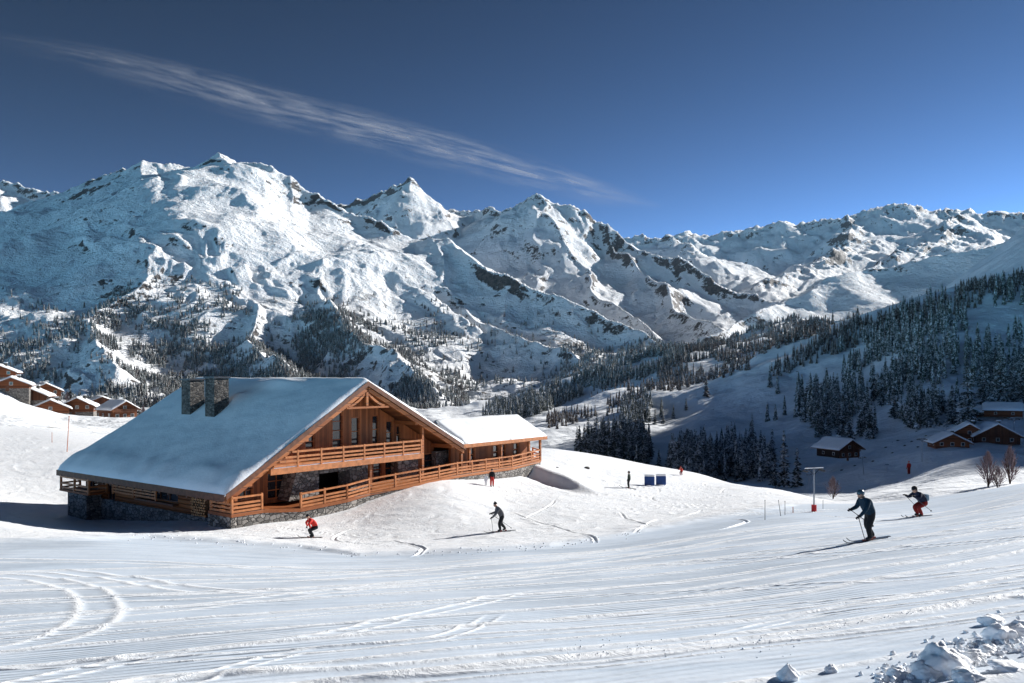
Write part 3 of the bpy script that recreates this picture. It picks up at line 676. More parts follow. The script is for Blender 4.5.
# terrace: path of the outer edge
TP = []
for px, row, y in ((262, 515.5, 52.2), (302, 508.5, 54.0), (348, 499, 57.0), (370, 492.5, 59.0), (421, 482.5, 62.6), (458, 475, 66.0), (513, 467.2, 72.0), (541, 460, 76.6)):
    x = (px - CX) / F * y; a, b = to_local(x, y); TP.append((a, b, -(row - HY) / F * y))
TP = [(.35, -.15, -8.4)] + [(2.65, -.15, -8.4)] + TP[1:]
m = MB(); st = MB()
for (a0, b0, z0), (a1, b1, z1) in zip(TP[:-1], TP[1:]):
    c0 = BW - .01 if a0 < 21.5 else .98; c1 = BW - .01 if a1 < 21.5 else .98
    if a1 >= 21.5: c0 = c1 = max(.98, 0)
    m.hexa([(a0, b0, Z(z0) - .22), (a1, b1, Z(z1) - .22), (a1, c1, Z(z1) - .22), (a0, c0, Z(z0) - .22)], [(a0, b0, Z(z0)), (a1, b1, Z(z1)), (a1, c1, Z(z1)), (a0, c0, Z(z0))])
    st.hexa([(a0, b0 + .05, Z(-10.6)), (a1, b1 + .05, Z(-10.6)), (a1, c1, Z(-10.6)), (a0, c0, Z(-10.6))], [(a0, b0 + .05, Z(z0) - .222), (a1, b1 + .05, Z(z1) - .222), (a1, c1, Z(z1) - .222), (a0, c0, Z(z0) - .222)])
m.build('terrace_deck', BEAM, CH); st.build('terrace_footing', STONE, CH)
def railing(name, path, parent, h=.95, nrail=4, pw=.13, spacing=2.1, rw=.09, rh=.13):
    r = MB(); posts = []
    for k in range(nrail):
        dz = h * (k + .6) / nrail - .05 if k < nrail - 1 else h
        for (a0, b0, z0), (a1, b1, z1) in zip(path[:-1], path[1:]):
            r.bar((a0, b0, z0 + dz), (a1, b1, z1 + dz), rw if k < nrail - 1 else rw * 1.7, rh if k < nrail - 1 else rh * .8)
    o = r.build(name, RAILW, parent)
    for (a0, b0, z0), (a1, b1, z1) in zip(path[:-1], path[1:]):
        L = math.hypot(a1 - a0, b1 - b0); n = max(1, round(L / spacing))
        for i in range(n): t = i / n; posts.append((a0 + (a1 - a0) * t, b0 + (b1 - b0) * t, z0 + (z1 - z0) * t))
    posts.append(path[-1])
    for (a, b, z) in posts:
        q = MB(); q.box(a - pw / 2, a + pw / 2, b - pw / 2 + .0, b + pw / 2, z - .12, z + h + .1); q.build('post', RAILW, o)
    return o
zt = lambda p: (p[0], p[1] + .12, Z(p[2]))
railing('terrace_railing', [(.45, 2.2, Z(-8.4)), (.45, -.05, Z(-8.4)), (2.6, -.05, Z(-8.4))], CH)
railing('terrace_railing', [zt(TP[2]), zt(TP[3])], CH)
end = TP[-1]; railing('terrace_railing', [zt(p) for p in TP[3:]] + [(end[0] + .9, end[1] + 1.6, Z(end[2]))], CH)
m = MB(); m.hexa([(end[0], end[1], Z(end[2]) - .22), (end[0] + 1.0, end[1] + 1.5, Z(end[2]) - .22), (end[0], .98, Z(end[2]) - .22)], [(end[0], end[1], Z(end[2])), (end[0] + 1.0, end[1] + 1.5, Z(end[2])), (end[0], .98, Z(end[2]))]); m.build('terrace_deck', BEAM, CH)
# upper balcony
bal = MB(); bal.box(3.3, 17.3, -.02, BW - .004, Z(F2) - .2, Z(F2)); ob = bal.build('balcony', BEAM, CH)
m = MB(); m.box(3.25, 17.35, -.1, -.025, Z(F2) - .36, Z(F2) + .03); m.build('balcony_fascia', RAILW, CH)
sn = MB(); sn.box(3.4, 17.2, .02, .5, Z(F2) + .003, Z(F2) + .09); sn.build('balcony_snow', RSNOW, CH)
br = MB(); bh = (.16, .42, .68, 1.02)
for dz in bh:
    a_s = 3.4
    while ztop(a_s) - .98 < F2 + dz: a_s += .05
    br.bar((a_s, .03, Z(F2) + dz), (17.2, .03, Z(F2) + dz), .09, .13); br.bar((17.2, .03, Z(F2) + dz), (17.2, 2.2, Z(F2) + dz), .09, .13)
bo = br.build('balcony_railing', RAILW, CH)
for i in range(8):
    a = 3.5 + i * 13.7 / 7; hh = min(1.12, ztop(a) - 1.0 - F2)
    if hh > .1: q = MB(); q.box(a - .06, a + .06, -.03, .09, Z(F2) + .002, Z(F2) + hh); q.build('post', RAILW, bo)
# stone piers and panels under the balcony
def pier(x0, x1, y0, y1, b0, b1, lean=0):
    a0, _ = on_gable(x0, y1, b0); a1, _ = on_gable(x1, y1, b0); zt_ = min(on_gable((x0 + x1) / 2, y0, b0)[1], F2 - .22)
    q = MB(); q.hexa([(a0, b0, Z(FL) + .001), (a1, b0, Z(FL) + .001), (a1, b1, Z(FL) + .001), (a0, b1, Z(FL) + .001)], [(a0 + lean, b0, Z(zt_)), (a1, b0, Z(zt_)), (a1, b1, Z(zt_)), (a0 + lean, b1, Z(zt_))]); q.build('stone_pier', STONE, CH)
pier(289, 319, 466, 504, 1.1, BW - .004, .7)
pier(350, 371, 462, 486, 1.1, BW - .004)
pier(398, 418, 452, 476, 1.6, BW - .004)
pier(436, 459, 449, 470, 1.9, BW - .004)
a0, _ = on_gable(319.3, 470, 1.12); a1, _ = on_gable(349.7, 470, 1.12)
q = MB(); q.box(a0, a1, 1.12, 2.39, Z(F2) - .8, Z(F2) - .225); q.build('stone_lintel', STONE, CH)
# posts and beams of the gable
m = MB(); 
for px, top in ((422, None), (370, -6.0), (235, None), (461, None)):
    a, _ = on_gable(px, 450, .35); zt_ = top if top else ztop(a) - .95
    q = MB(); q.box(a - .11, a + .11, .24, .46, Z(FL if a > 3 else -8.4) + .004, Z(zt_)); q.build('post', BEAM, CH)
for a in (1.9, 6.3, RA, 16.8, 21.0):
    q = MB(); zz = ztop(a) - (1.0 if a != RA else 1.15); q.box(a - .13, a + .13, .12, BW - .003, Z(zz) - .15, Z(zz) + .15); q.build('purlin', BEAM, CH)
# barge rafters, king-post truss with curved braces
def slope_bar(mb, a0, a1, off, b0, b1, th):
    mb.hexa([(a0, b0, Z(ztop(a0)) - off - th), (a1, b0, Z(ztop(a1)) - off - th), (a1, b1, Z(ztop(a1)) - off - th), (a0, b1, Z(ztop(a0)) - off - th)],
            [(a0, b0, Z(ztop(a0)) - off), (a1, b0, Z(ztop(a1)) - off), (a1, b1, Z(ztop(a1)) - off), (a0, b1, Z(ztop(a0)) - off)])
for s0, s1 in ((.05, RA), (RA, RR - .05)):
    q = MB(); slope_bar(q, s0, s1, .30, -.06, .0, .36); q.build('bargeboard', FASCIA, CH)
    q = MB(); slope_bar(q, s0 + .1, s1 - .1 * (s1 > RA), .70, .05, .25, .30); q.build('barge_rafter', BEAM, CH)
q = MB(); zc = ztop(RA) - 2.2
q.bar((RA - 1.9, .16, Z(zc)), (RA + 2.2, .16, Z(zc)), .12, .14)
q.box(RA - .1, RA + .1, .06, .24, Z(zc) + .12, Z(ztop(RA)) - 1.1)
for s in (-1, 1):
    for i in range(6):
        t0, t1 = i / 6, (i + 1) / 6
        f_ = lambda t: (RA + s * (.15 + 1.6 * t), .16, Z(zc) + .1 + .9 * (1 - t) ** 1.6)
        q.bar(f_(t0), f_(t1), .12, .16)
q.build('truss', BEAM, CH)
# roof slab
def roof_slab(name, s0, s1, off, th, b0, b1, mat):
    q = MB(); slope_bar(q, s0, s1, off, b0, b1, th); return q.build(name, mat, CH)
roof_slab('roof', 0, RA, .38, .26, .0 + .002, 22.4, SOFFIT); roof_slab('roof', RA, RR, .38, .26, .002, 22.4, SOFFIT)
q = MB(); q.box(-.07, -.003, .0, 22.4, Z(-6.9) - .72, Z(-6.9) - .30); q.build('eave_board', FASCIA, CH)
for k in range(20):
    b = 1.0 + k * 1.1; q = MB(); q.hexa([(.02, b - .07, Z(ztop(.02)) - .86), (AL - .01, b - .07, Z(ztop(AL)) - .86), (AL - .01, b + .07, Z(ztop(AL)) - .86), (.02, b + .07, Z(ztop(.02)) - .86)],
        [(.02, b - .07, Z(ztop(.02)) - .645), (AL - .01, b - .07, Z(ztop(AL)) - .645), (AL - .01, b + .07, Z(ztop(AL)) - .645), (.02, b + .07, Z(ztop(.02)) - .645)]); q.build('rafter', FASCIA, CH)
def snow_slab(name, fn, u0, u1, v0, v1, nu, nv, thick, parent, seed=0, amp=.07, extra=None, kn=None):
    """rounded snow blanket: fn(u) top height, thickness thick"""
    us = np.linspace(u0, u1, nu); vs = np.linspace(v0, v1, nv)
    if kn is not None: us[np.argmin(abs(us - kn))] = kn
    U, V = np.meshgrid(us, vs); T = np.vectorize(fn)(U)
    e = np.minimum(np.minimum(U - u0, u1 - U), np.minimum(V - v0, v1 - V))
    top = T + amp * fbm(U / 3.5 + seed, V / 3.5, 3, 101 + seed) + amp * .4 * fbm(U / 1.0, V / 1.0, 2, 111) - thick * .75 * np.exp(-e / .10) - .06 * np.exp(-e / .5)
    if extra is not None: top = top + extra(U, V)
    bot = T - thick
    n = nu * nv; Vt = np.concatenate([np.stack([U, V, top], -1).reshape(-1, 3), np.stack([U, V, bot], -1).reshape(-1, 3)])
    i = (np.arange(nv - 1)[:, None] * nu + np.arange(nu - 1)).ravel()
    Q = [np.stack([i, i + 1, i + nu + 1, i + nu], -1), np.stack([i + n, i + nu + n, i + nu + 1 + n, i + 1 + n], -1)]
    def edge(a): a = np.array(a); return np.stack([a[:-1], a[:-1] + n, a[1:] + n, a[1:]], -1)
    Q += [edge(range(nu)), edge(range(n - nu, n))[:, ::-1], edge(range(0, n, nu))[:, ::-1], edge(range(nu - 1, n, nu))]
    me = np_mesh(name, Vt, np.concatenate(Q), [RSNOW]); return link(name, me, parent)
def chim_drift(U, V):
    d = .42 * np.exp(-((U - 10.7) / .55) ** 2 - ((V - 9.2) / 2.6) ** 2)
    d += .30 * np.exp(-((U - 8.6) / .9) ** 2 - ((V - 12) / 1.0) ** 2) + .26 * np.exp(-((U - 8.6) / .9) ** 2 - ((V - 15.4) / 1.0) ** 2)
    d += .22 * np.exp(-((U - 1.1) / .8) ** 2) * (.6 + .4 * np.sin(V * 1.7 + np.sin(V * .6) * 2))
    return d + .04 * np.sin(U * .9 + .5 * np.sin(V * .5))
rs = snow_slab('roof_snow', lambda a: Z(ztop(a)), -.05, RR, -.02, 22.45, 110, 120, .375, CH, 1, .05, chim_drift, RA)
# chimneys
for cb, htop in ((15.4, -.10), (12.1, .06)):
    q = MB(); q.box(7.24 - .62, 7.24 + .62, cb - .62, cb + .62, Z(-3.6), Z(htop) - .16); o = q.build('chimney', STONEC, CH)
    q = MB(); q.box(7.24 - .72, 7.24 + .72, cb - .72, cb + .72, Z(htop) - .158, Z(htop) - .02); q.build('cap', DMETAL, o)
# left rear side balcony and corner post
q = MB(); q.box(-.1, AL - .005, 17.2, 21.8, Z(-8.75), Z(-8.6)); q.build('balcony', BEAM, CH)
railing('balcony_railing', [(1.3, 17.25, Z(-8.6)), (-.02, 17.25, Z(-8.6)), (-.02, 21.7, Z(-8.6)), (1.4, 21.7, Z(-8.6))], CH, .95, 3, .14, 2.2)
q = MB(); q.box(.25, AL - .145, 18.2, 21.2, Z(-12.4), Z(-8.755)); q.build('stone_pier', STONE, CH)
railing('side_rail', [(AL - .25, 10.2, Z(-8.55)), (AL - .25, 16.2, Z(-8.55))], CH, .85, 4, .12, 3.0)
# ---------------- annex wing
AX0, AX1 = RR - .3, 34.17
def za(b): return -5.3 + 1.73 / 3.3 * b if b < 3.3 else -3.57 - 1.73 / 3.3 * (b - 3.3)
q = MB()
for b0, b1 in ((0, 3.3), (3.3, 6.6)):
    q.hexa([(AX0, b0, Z(za(b0)) - .5), (AX1, b0, Z(za(b0)) - .5), (AX1, b1, Z(za(b1)) - .5), (AX0, b1, Z(za(b1)) - .5)], [(AX0, b0, Z(za(b0)) - .3), (AX1, b0, Z(za(b0)) - .3), (AX1, b1, Z(za(b1)) - .3), (AX0, b1, Z(za(b1)) - .3)])
q.build('annex_roof', SOFFIT, CH)
q = MB(); q.box(AX0, AX1, -.06, -.003, Z(za(0)) - .56, Z(za(0)) - .26); q.build('eave_board', RAILW, CH)
q = MB()
for b0, b1 in ((0, 3.3), (3.3, 6.6)): q.hexa([(AX1 + .003, b0, Z(za(b0)) - .56), (AX1 + .06, b0, Z(za(b0)) - .56), (AX1 + .06, b1, Z(za(b1)) - .56), (AX1 + .003, b1, Z(za(b1)) - .56)], [(AX1 + .003, b0, Z(za(b0)) - .26), (AX1 + .06, b0, Z(za(b0)) - .26), (AX1 + .06, b1, Z(za(b1)) - .26), (AX1 + .003, b1, Z(za(b1)) - .26)])
q.build('bargeboard', RAILW, CH)
o = snow_slab('annex_roof_snow', lambda v: Z(za(v)), -.02, 6.62, -(AX1 + .04), -AX0, 40, 60, .29, CH, 4, .04, None, 3.3)
o.rotation_euler.z = R(90); 
for v in o.data.vertices: pass
# (u,v) -> rotate so that u runs along b: x' = -v, y' = u
AWB = 1.0
ax_holes = [hole_g(468, 445, 475, 462, AWB), hole_g(493, 441, 499, 459, AWB), hole_g(501, 441, 506, 457, AWB), hole_g(513, 440, 519, 456, AWB)]
ax_holes = [(a, b, max(z0, -7.85), min(z1, -6.0)) for a, b, z0, z1 in ax_holes]
m = MB(); ARt = 32.9
def puta(ua, ub, a0, b0, a1, b1):
    m.hexa([(ua, AWB, Z(a0)), (ub, AWB, Z(b0)), (ub, AWB + .24, Z(b0)), (ua, AWB + .24, Z(a0))], [(ua, AWB, Z(a1)), (ub, AWB, Z(b1)), (ub, AWB + .24, Z(b1)), (ua, AWB + .24, Z(a1))])
wall_cells(m, 21.75, ARt, -8.9, lambda u: za(AWB) - .52, ax_holes, puta); m.build('annex_wall', WALLV, CH)
for h in ax_holes: window(h, AWB + .08, CH, 0, 1)
m = MB(); m.hexa([(ARt - .24, 1.242, Z(-8.9)), (ARt, 1.242, Z(-8.9)), (ARt, 5.8, Z(-8.9)), (ARt - .24, 5.8, Z(-8.9))], [(ARt - .24, 1.242, Z(za(1.24)) - .52), (ARt, 1.242, Z(za(1.24)) - .52), (ARt, 5.8, Z(za(5.8)) - .52), (ARt - .24, 5.8, Z(za(5.8)) - .52)])
m.hexa([(ARt - .24, 1.3, Z(za(1.24)) - .52), (ARt, 1.3, Z(za(1.24)) - .52), (ARt, 5.3, Z(za(5.3)) - .52), (ARt - .24, 5.3, Z(za(5.3)) - .52)], [(ARt - .24, 3.25, Z(za(3.3)) - .54), (ARt, 3.25, Z(za(3.3)) - .54), (ARt, 3.35, Z(za(3.3)) - .54), (ARt - .24, 3.35, Z(za(3.3)) - .54)])
m.box(21.75, ARt - .25, 5.5, 5.74, Z(-8.9), Z(za(5.74)) - .53); m.build('annex_wall', LOGS, CH)
for a in (23.2, 27.5, 31.6, 33.4):
    q = MB(); q.box(a - .09, a + .09, .14, .32, Z(-7.9), Z(za(.2)) - .51); q.build('post', BEAM, CH)

# firewood at the front corner of the chalet
fw = empty('firewood_stack', (0, 0, 0), 0, 'stack of cut logs with snow on top at the front corner of the chalet', 'firewood stack')
x, y = world(.75, 3.6); fw.location = (x, y, -8.95); fw.rotation_euler.z = CH.rotation_euler.z
ENDW = plain('cut_log_ends', (.50, .27, .13), .8, .1, 0, .35, 9); BARK = plain('bark', (.12, .07, .04), .9, .1, 0, .3, 12)
q = MB(); rr = random.Random(2)
for r_ in range(9):
    for c in range(8):
        rad = rr.uniform(.07, .1); yy = -.75 + c * .2 + (r_ % 2) * .1; zz = .1 + r_ * .165
        q.tube((-.32 + rr.uniform(-.04, .03), yy, zz), (.32, yy, zz), rad, rad, 7, 0)
        q.tube((-.36 + rr.uniform(-.02, .02), yy, zz), (-.30, yy, zz), rad * .8, rad * .8, 7, 1)
q.build('logs', [BARK, ENDW], fw)
q = MB(); q.box(-.3, .3, -.85, .8, 1.55, 1.68); q.build('snow_cap', RSNOW, fw, bevel=.04)

# ================================================================ village chalets
def hut(name, px, y, row, w_, d, wh, rise, rz, label, cat='house', group=None, wall=None, thick=.45, nwin=3, over=.9, chim=True, base_mat=None, base_h=1.0):
    x = (px - CX) / F * y; z = h1(x, y)
    if row is not None: z = max(z - 1.0, min(z + 2.5, (HY - row) / F * y))
    z -= .9 if group == 'village houses on the left' else 0
    o = empty(name, (x, y, z), R(rz), label, cat, group); wall = wall or HUTW; hw = w_ / 2
    z0 = base_h; m = MB()
    m.hexa([(-hw, -d / 2, z0), (hw, -d / 2, z0), (hw, d / 2, z0), (-hw, d / 2, z0)], [(-hw, -d / 2, wh), (hw, -d / 2, wh), (hw, d / 2, wh), (-hw, d / 2, wh)])
    m.hexa([(-hw, -d / 2, wh), (hw, -d / 2, wh), (hw, d / 2, wh), (-hw, d / 2, wh)], [(-.03, -d / 2, wh + rise), (.03, -d / 2, wh + rise), (.03, d / 2, wh + rise), (-.03, d / 2, wh + rise)])
    m.build('wall', wall, o)
    m = MB(); m.box(-hw + .05, hw - .05, -d / 2 + .05, d / 2 - .05, -4.0, z0 - .002)
    if group == G1: o.scale = (.88, .88, .88); m.build('plinth', base_mat or STONE, o)
    k = rise / hw; ex = hw + over; by0, by1 = -d / 2 - over, d / 2 + over
    def zr(u): return wh + rise - k * abs(u)
    for s in (-1, 1):
        q = MB(); u0, u1 = (-ex, 0) if s < 0 else (0, ex)
        q.hexa([(u0, by0, zr(u0) + .02), (u1, by0, zr(u1) + .02), (u1, by1, zr(u1) + .02), (u0, by1, zr(u0) + .02)], [(u0, by0, zr(u0) + .26), (u1, by0, zr(u1) + .26), (u1, by1, zr(u1) + .26), (u0, by1, zr(u0) + .26)]); q.build('roof', FASCIA, o)
    sd_ = int(abs(px)) % 17
    snow_slab('roof_snow', lambda u: zr(u) + .262 + thick, -ex - .05, ex + .05, by0 - .05, by1 + .05, 26, 16, thick, o, sd_, .10, None, 0)
    xs = np.linspace(-hw * .62, hw * .62, nwin)
    for lvl in ([z0 + .9] if wh < 3.6 else [z0 + .6, z0 + 2.9]):
        for xx in xs:
            if lvl + 1.1 > wh + rise - abs(xx) * k - .3: continue
            q = MB(); q.box(xx - .5, xx + .5, -d / 2 - .07, -d / 2 - .003, lvl, lvl + 1.05); f = q.build('window', PLASTER, o)
            q = MB(); q.box(xx - .4, xx + .4, -d / 2 - .085, -d / 2 - .072, lvl + .1, lvl + .95); q.build('pane', GLASS, f)
    for s in (-1, 1):
        for yy in (-d * .25, d * .2):
            q = MB(); xw = s * hw; q.box(min(xw, xw + s * .06) + .003 * s, max(xw, xw + s * .06) + .003 * s, yy - .5, yy + .5, z0 + .8, z0 + 1.8); f = q.build('window', PLASTER, o)
            q = MB(); xw = s * (hw + .07); q.box(min(xw, xw + s * .012), max(xw, xw + s * .012), yy - .4, yy + .4, z0 + .9, z0 + 1.7); q.build('pane', GLASS, f)
    q = MB(); q.box(-hw * .2 - .45, -hw * .2 + .45, -d / 2 - .065, -d / 2 - .003, .1, min(z0 + 1.4, wh - .2)); q.build('door', FASCIA, o)
    if wh > 3.2:
        q = MB(); zb = z0 + 2.1; q.box(-hw * .9, hw * .9, -d / 2 - 1.0, -d / 2 - .09, zb, zb + .12)
        for i in range(3): q.bar((-hw * .9, -d / 2 - .97, zb + .3 + i * .28), (hw * .9, -d / 2 - .97, zb + .3 + i * .28), .06, .12)
        for xx in np.linspace(-hw * .88, hw * .88, 5): q.box(xx - .05, xx + .05, -d / 2 - 1.0, -d / 2 - .94, zb + .1, zb + 1.0)
        q.build('balcony', HUTV, o)
    if chim:
        q = MB(); q.box(hw * .3 - .4, hw * .3 + .4, d * .1 - .4, d * .1 + .4, wh, wh + rise + .9); c_ = q.build('chimney', STONEC, o)
        q = MB(); q.box(hw * .3 - .5, hw * .3 + .5, d * .1 - .5, d * .1 + .5, wh + rise + .902, wh + rise + 1.15); q.build('cap', RSNOW, c_)
    return o
G1 = 'village houses on the left'
hut('log_house', 0, 240, 377, 10, 8, 2.6, 2.2, 22, 'highest log house of the village, cut by the left edge', 'house', G1)
hut('log_house', 13, 222, 388, 9.5, 8, 2.0, 2.0, 24, 'low log house just below the highest one at the left edge', 'house', G1, thick=.6)
hut('log_house', 43, 252, 396, 9.5, 9, 2.8, 2.4, 40, 'log house with snowy gable behind the darker hut, upper middle of village', 'house', G1, thick=.6)
hut('log_house', 32, 228, 400, 10, 8, 2.4, 2.3, 16, 'dark hut with broad snowy roof left of the brown gabled houses', 'hut', G1, wall=HUTV)
hut('log_house', 51, 216, 412, 9.6, 8, 2.4, 2.3, 27, 'reddish brown gabled house, front left of the lower village row', 'house', G1)
hut('log_house', 79, 222, 409, 9.0, 8, 2.7, 2.3, 20, 'reddish brown gabled house in the middle of the lower village row', 'house', G1)
hut('log_house', 100, 246, 402, 12, 9, 2.8, 2.5, 34, 'wide roofed house standing behind the lower village row', 'house', G1, wall=HUTV)
hut('log_house', 118, 208, 419, 7.0, 8, 4.0, 2.0, 52, 'tall narrow log house turned sideways, nearest the big chalet roof', 'house', G1, thick=.5)
G2 = 'chalets across the valley'
hut('valley_chalet', 838, 268, 457, 8.5, 10, 4.2, 2.4, 22, 'lone two storey chalet on the shaded slope above the skiers', 'chalet', G2, wall=HUTV, thick=.6, over=1.3)
hut('valley_chalet', 948, 240, 460, 9, 8, 2.8, 2.3, -12, 'lowest front chalet of the right cluster with porch roof', 'chalet', G2, thick=.5)
hut('valley_chalet', 968, 254, 452, 10, 10, 3.8, 3.0, -24, 'middle chalet of the right cluster with steep snowy gable', 'chalet', G2, thick=.55)
hut('valley_chalet', 993, 250, 453, 12, 10, 3.4, 3.4, -16, 'rightmost chalet of the right cluster with long snowy eave', 'chalet', G2, wall=HUTV, thick=.5)
hut('long_barn', 974, 318, 418, 7, 11, 2.4, 1.6, 62, 'low long barn with thick snow, left of the taller barn under the spruces', 'barn', 'barns under the forest', wall=HUTV, thick=.9, chim=False, nwin=0, over=.6)
hut('long_barn', 1003, 312, 419, 8, 12.5, 3.4, 2.0, 60, 'taller reddish barn at the right edge below the forest', 'barn', 'barns under the forest', thick=.9, chim=False, nwin=0, over=.6)

# ================================================================ trees
def mat_needles(name, ca, cb, snow=.5, thr=.52):
    t = NT(name); p = t.obj(); n = t.noise(3.0, 4, .7, p); oi = t.n('ObjectInfo').outputs['Random']
    geo = t.n('NewGeometry'); big = t.noise(.6, 3, .6, geo.outputs['Position'])
    col = t.mix(t.ramp(t.math('ADD', t.math('MULTIPLY', n, .7), t.math('MULTIPLY', oi, .3)), .3, .75), rgb(*ca), rgb(*cb))
    s = t.ramp(t.math('ADD', t.math('MULTIPLY', t.noise(1.6, 3, .7, geo.outputs['Position']), .6), t.math('MULTIPLY', big, .4)), thr, thr + .09)
    col = t.mix(t.math('MULTIPLY', s, snow), col, rgb(.80, .82, .86))
    return t.bsdf(col, .8, .15)
NEED = [mat_needles('spruce_needles', (.014, .020, .017), (.045, .056, .042), .72, .485),
        mat_needles('frosted_needles', (.020, .026, .024), (.055, .062, .055), .8, .47),
        mat_needles('larch_twigs', (.026, .020, .016), (.070, .050, .038), .6, .50)]
TRUNK = plain('tree_bark', (.06, .042, .03), .9, .1, 0, .3, 8)
def frond_arrays(rs, W, B, rbase, power=.9, droop=.30, start=.06, wid=.30):
    V = []; Q = []
    for i in range(W):
        t = (i + rs.uniform(-.3, .3)) / W; t = max(0, t); z = start + (1 - start) * t
        r = rbase * (1 - t) ** power * rs.uniform(.8, 1.15) + .006
        for b in range(B):
            if rs.random() < .07: continue
            an = 2 * math.pi * (b + rs.random() * .9) / B + i * 1.3; rr = r * rs.uniform(.62, 1.18)
            dz = -droop * rr * rs.uniform(.5, 1.5) + .02; zz = z + rs.uniform(-.02, .02); w = rr * wid * rs.uniform(.8, 1.3)
            ca, sa = math.cos(an), math.sin(an); n = len(V)
            def P(rad, lat, h): V.append((ca * rad - sa * lat, sa * rad + ca * lat, h))
            P(rr * .02, 0, min(1.0, zz + .028)); P(rr * .55, w, zz + dz * .75 - .012); P(rr, 0, zz + dz); P(rr * .55, -w, zz + dz * .75 - .012); P(rr * .5, 0, zz + dz * .30 + .012)
            Q += [(n, n + 1, n + 4), (n + 1, n + 2, n + 4), (n + 2, n + 3, n + 4), (n + 3, n, n + 4)]
    return np.array(V, np.float32), np.array(Q, np.int64)
def trunk_mesh(r=.014, top=.96):
    q = MB(); q.tube((0, 0, -.06), (0, 0, .4), r, r * .75, 7); q.tube((0, 0, .4), (0, 0, top), r * .75, .002, 7); return q
CROWN = {}
for kind, (W, B, rb, pw, dr) in {'wide': (20, 10, .20, .85, .38), 'slim': (22, 9, .125, .80, .42), 'mid': (18, 9, .165, .9, .35), 'round': (15, 13, .34, .62, .32), 'larch': (14, 8, .15, .7, .05)}.items():
    for v in range(3):
        rs = random.Random(hash(kind) % 1 + v * 31 + W); A, Qv = frond_arrays(rs, W, B, rb, pw, dr)
        CROWN[kind, v] = (A, Qv)
_cm = {}
def crown_mesh(kind, v, mat):
    k = (kind, v, mat.name)
    if k not in _cm: A, Qv = CROWN[kind, v]; _cm[k] = np_mesh('crown', A, Qv, [mat], smooth=False)
    return _cm[k]
_tm = trunk_mesh().mesh('trunk'); _tm.materials.append(TRUNK)
_sm = {}
def single_mesh(kind, v, mat):
    k = (kind, v, mat.name)
    if k not in _sm:
        A, Qv = CROWN[kind, v]; n = len(A)
        T = [(.014 * math.cos(a), .014 * math.sin(a), -.06) for a in (0, 2.1, 4.2)] + [(0, 0, .95)]
        Q2 = np.array([(n, n + 1, n + 3), (n + 1, n + 2, n + 3), (n + 2, n, n + 3)])
        mi = np.r_[np.zeros(len(Qv)), np.ones(3)]
        _sm[k] = np_mesh('tree', np.vstack([A, T]), np.vstack([Qv, Q2]), [mat, TRUNK], smooth=False, mi=mi)
    return _sm[k]
def tree(x, y, h, kind, mat, label, group, parts=True, name='spruce_tree', fat=1.0):
    rs = random.Random(int(x * 13 + y * 7)); v = rs.randrange(3); z = h1(x, y)
    if parts:
        o = empty(name, (x, y, z), rs.uniform(0, 6.28), label, 'tree', group)
        c = link('crown', crown_mesh(kind, v, mat), o); tk = link('trunk', _tm, o)
        o.scale = (h * fat, h * fat, h)
    else:
        o = link(name, single_mesh(kind, v, mat)); o.location = (x, y, z); o.rotation_euler.z = rs.uniform(0, 6.28); o.scale = (h * fat, h * fat, h)
        tag(o, label, 'tree', group)
    return o
# which ground is seen where (column / row of the visible middle terrain)
hrow = HY - F * HZ / HYY; nrow = HY - F * GZ / GY
near_min = np.interp(HX[0] / HYY[0, 0], GX[0] / GY[0, 0], nrow.min(0))
run = np.minimum.accumulate(np.vstack([near_min[None], hrow]), 0)[:-1]
UU = HX[0] / HYY[0, 0]; YY = HYY[:, 0]
def hill_row(px, y):
    u = (px - CX) / F; i = np.clip(np.searchsorted(YY, y), 0, len(YY) - 1); j = np.clip(np.searchsorted(UU, u), 0, len(UU) - 1)
    return hrow[i, j], run[i, j]
def find_y(px, row, lo=135, hi=1480):
    """distance at which visible hillside shows at this row"""
    j = np.clip(np.searchsorted(UU, (px - CX) / F), 0, len(UU) - 1); c = hrow[:, j]; ok = np.where((YY > lo) & (YY < hi) & (c <= row))[0]
    return float(YY[ok[0]]) if len(ok) else float(lo + 40)
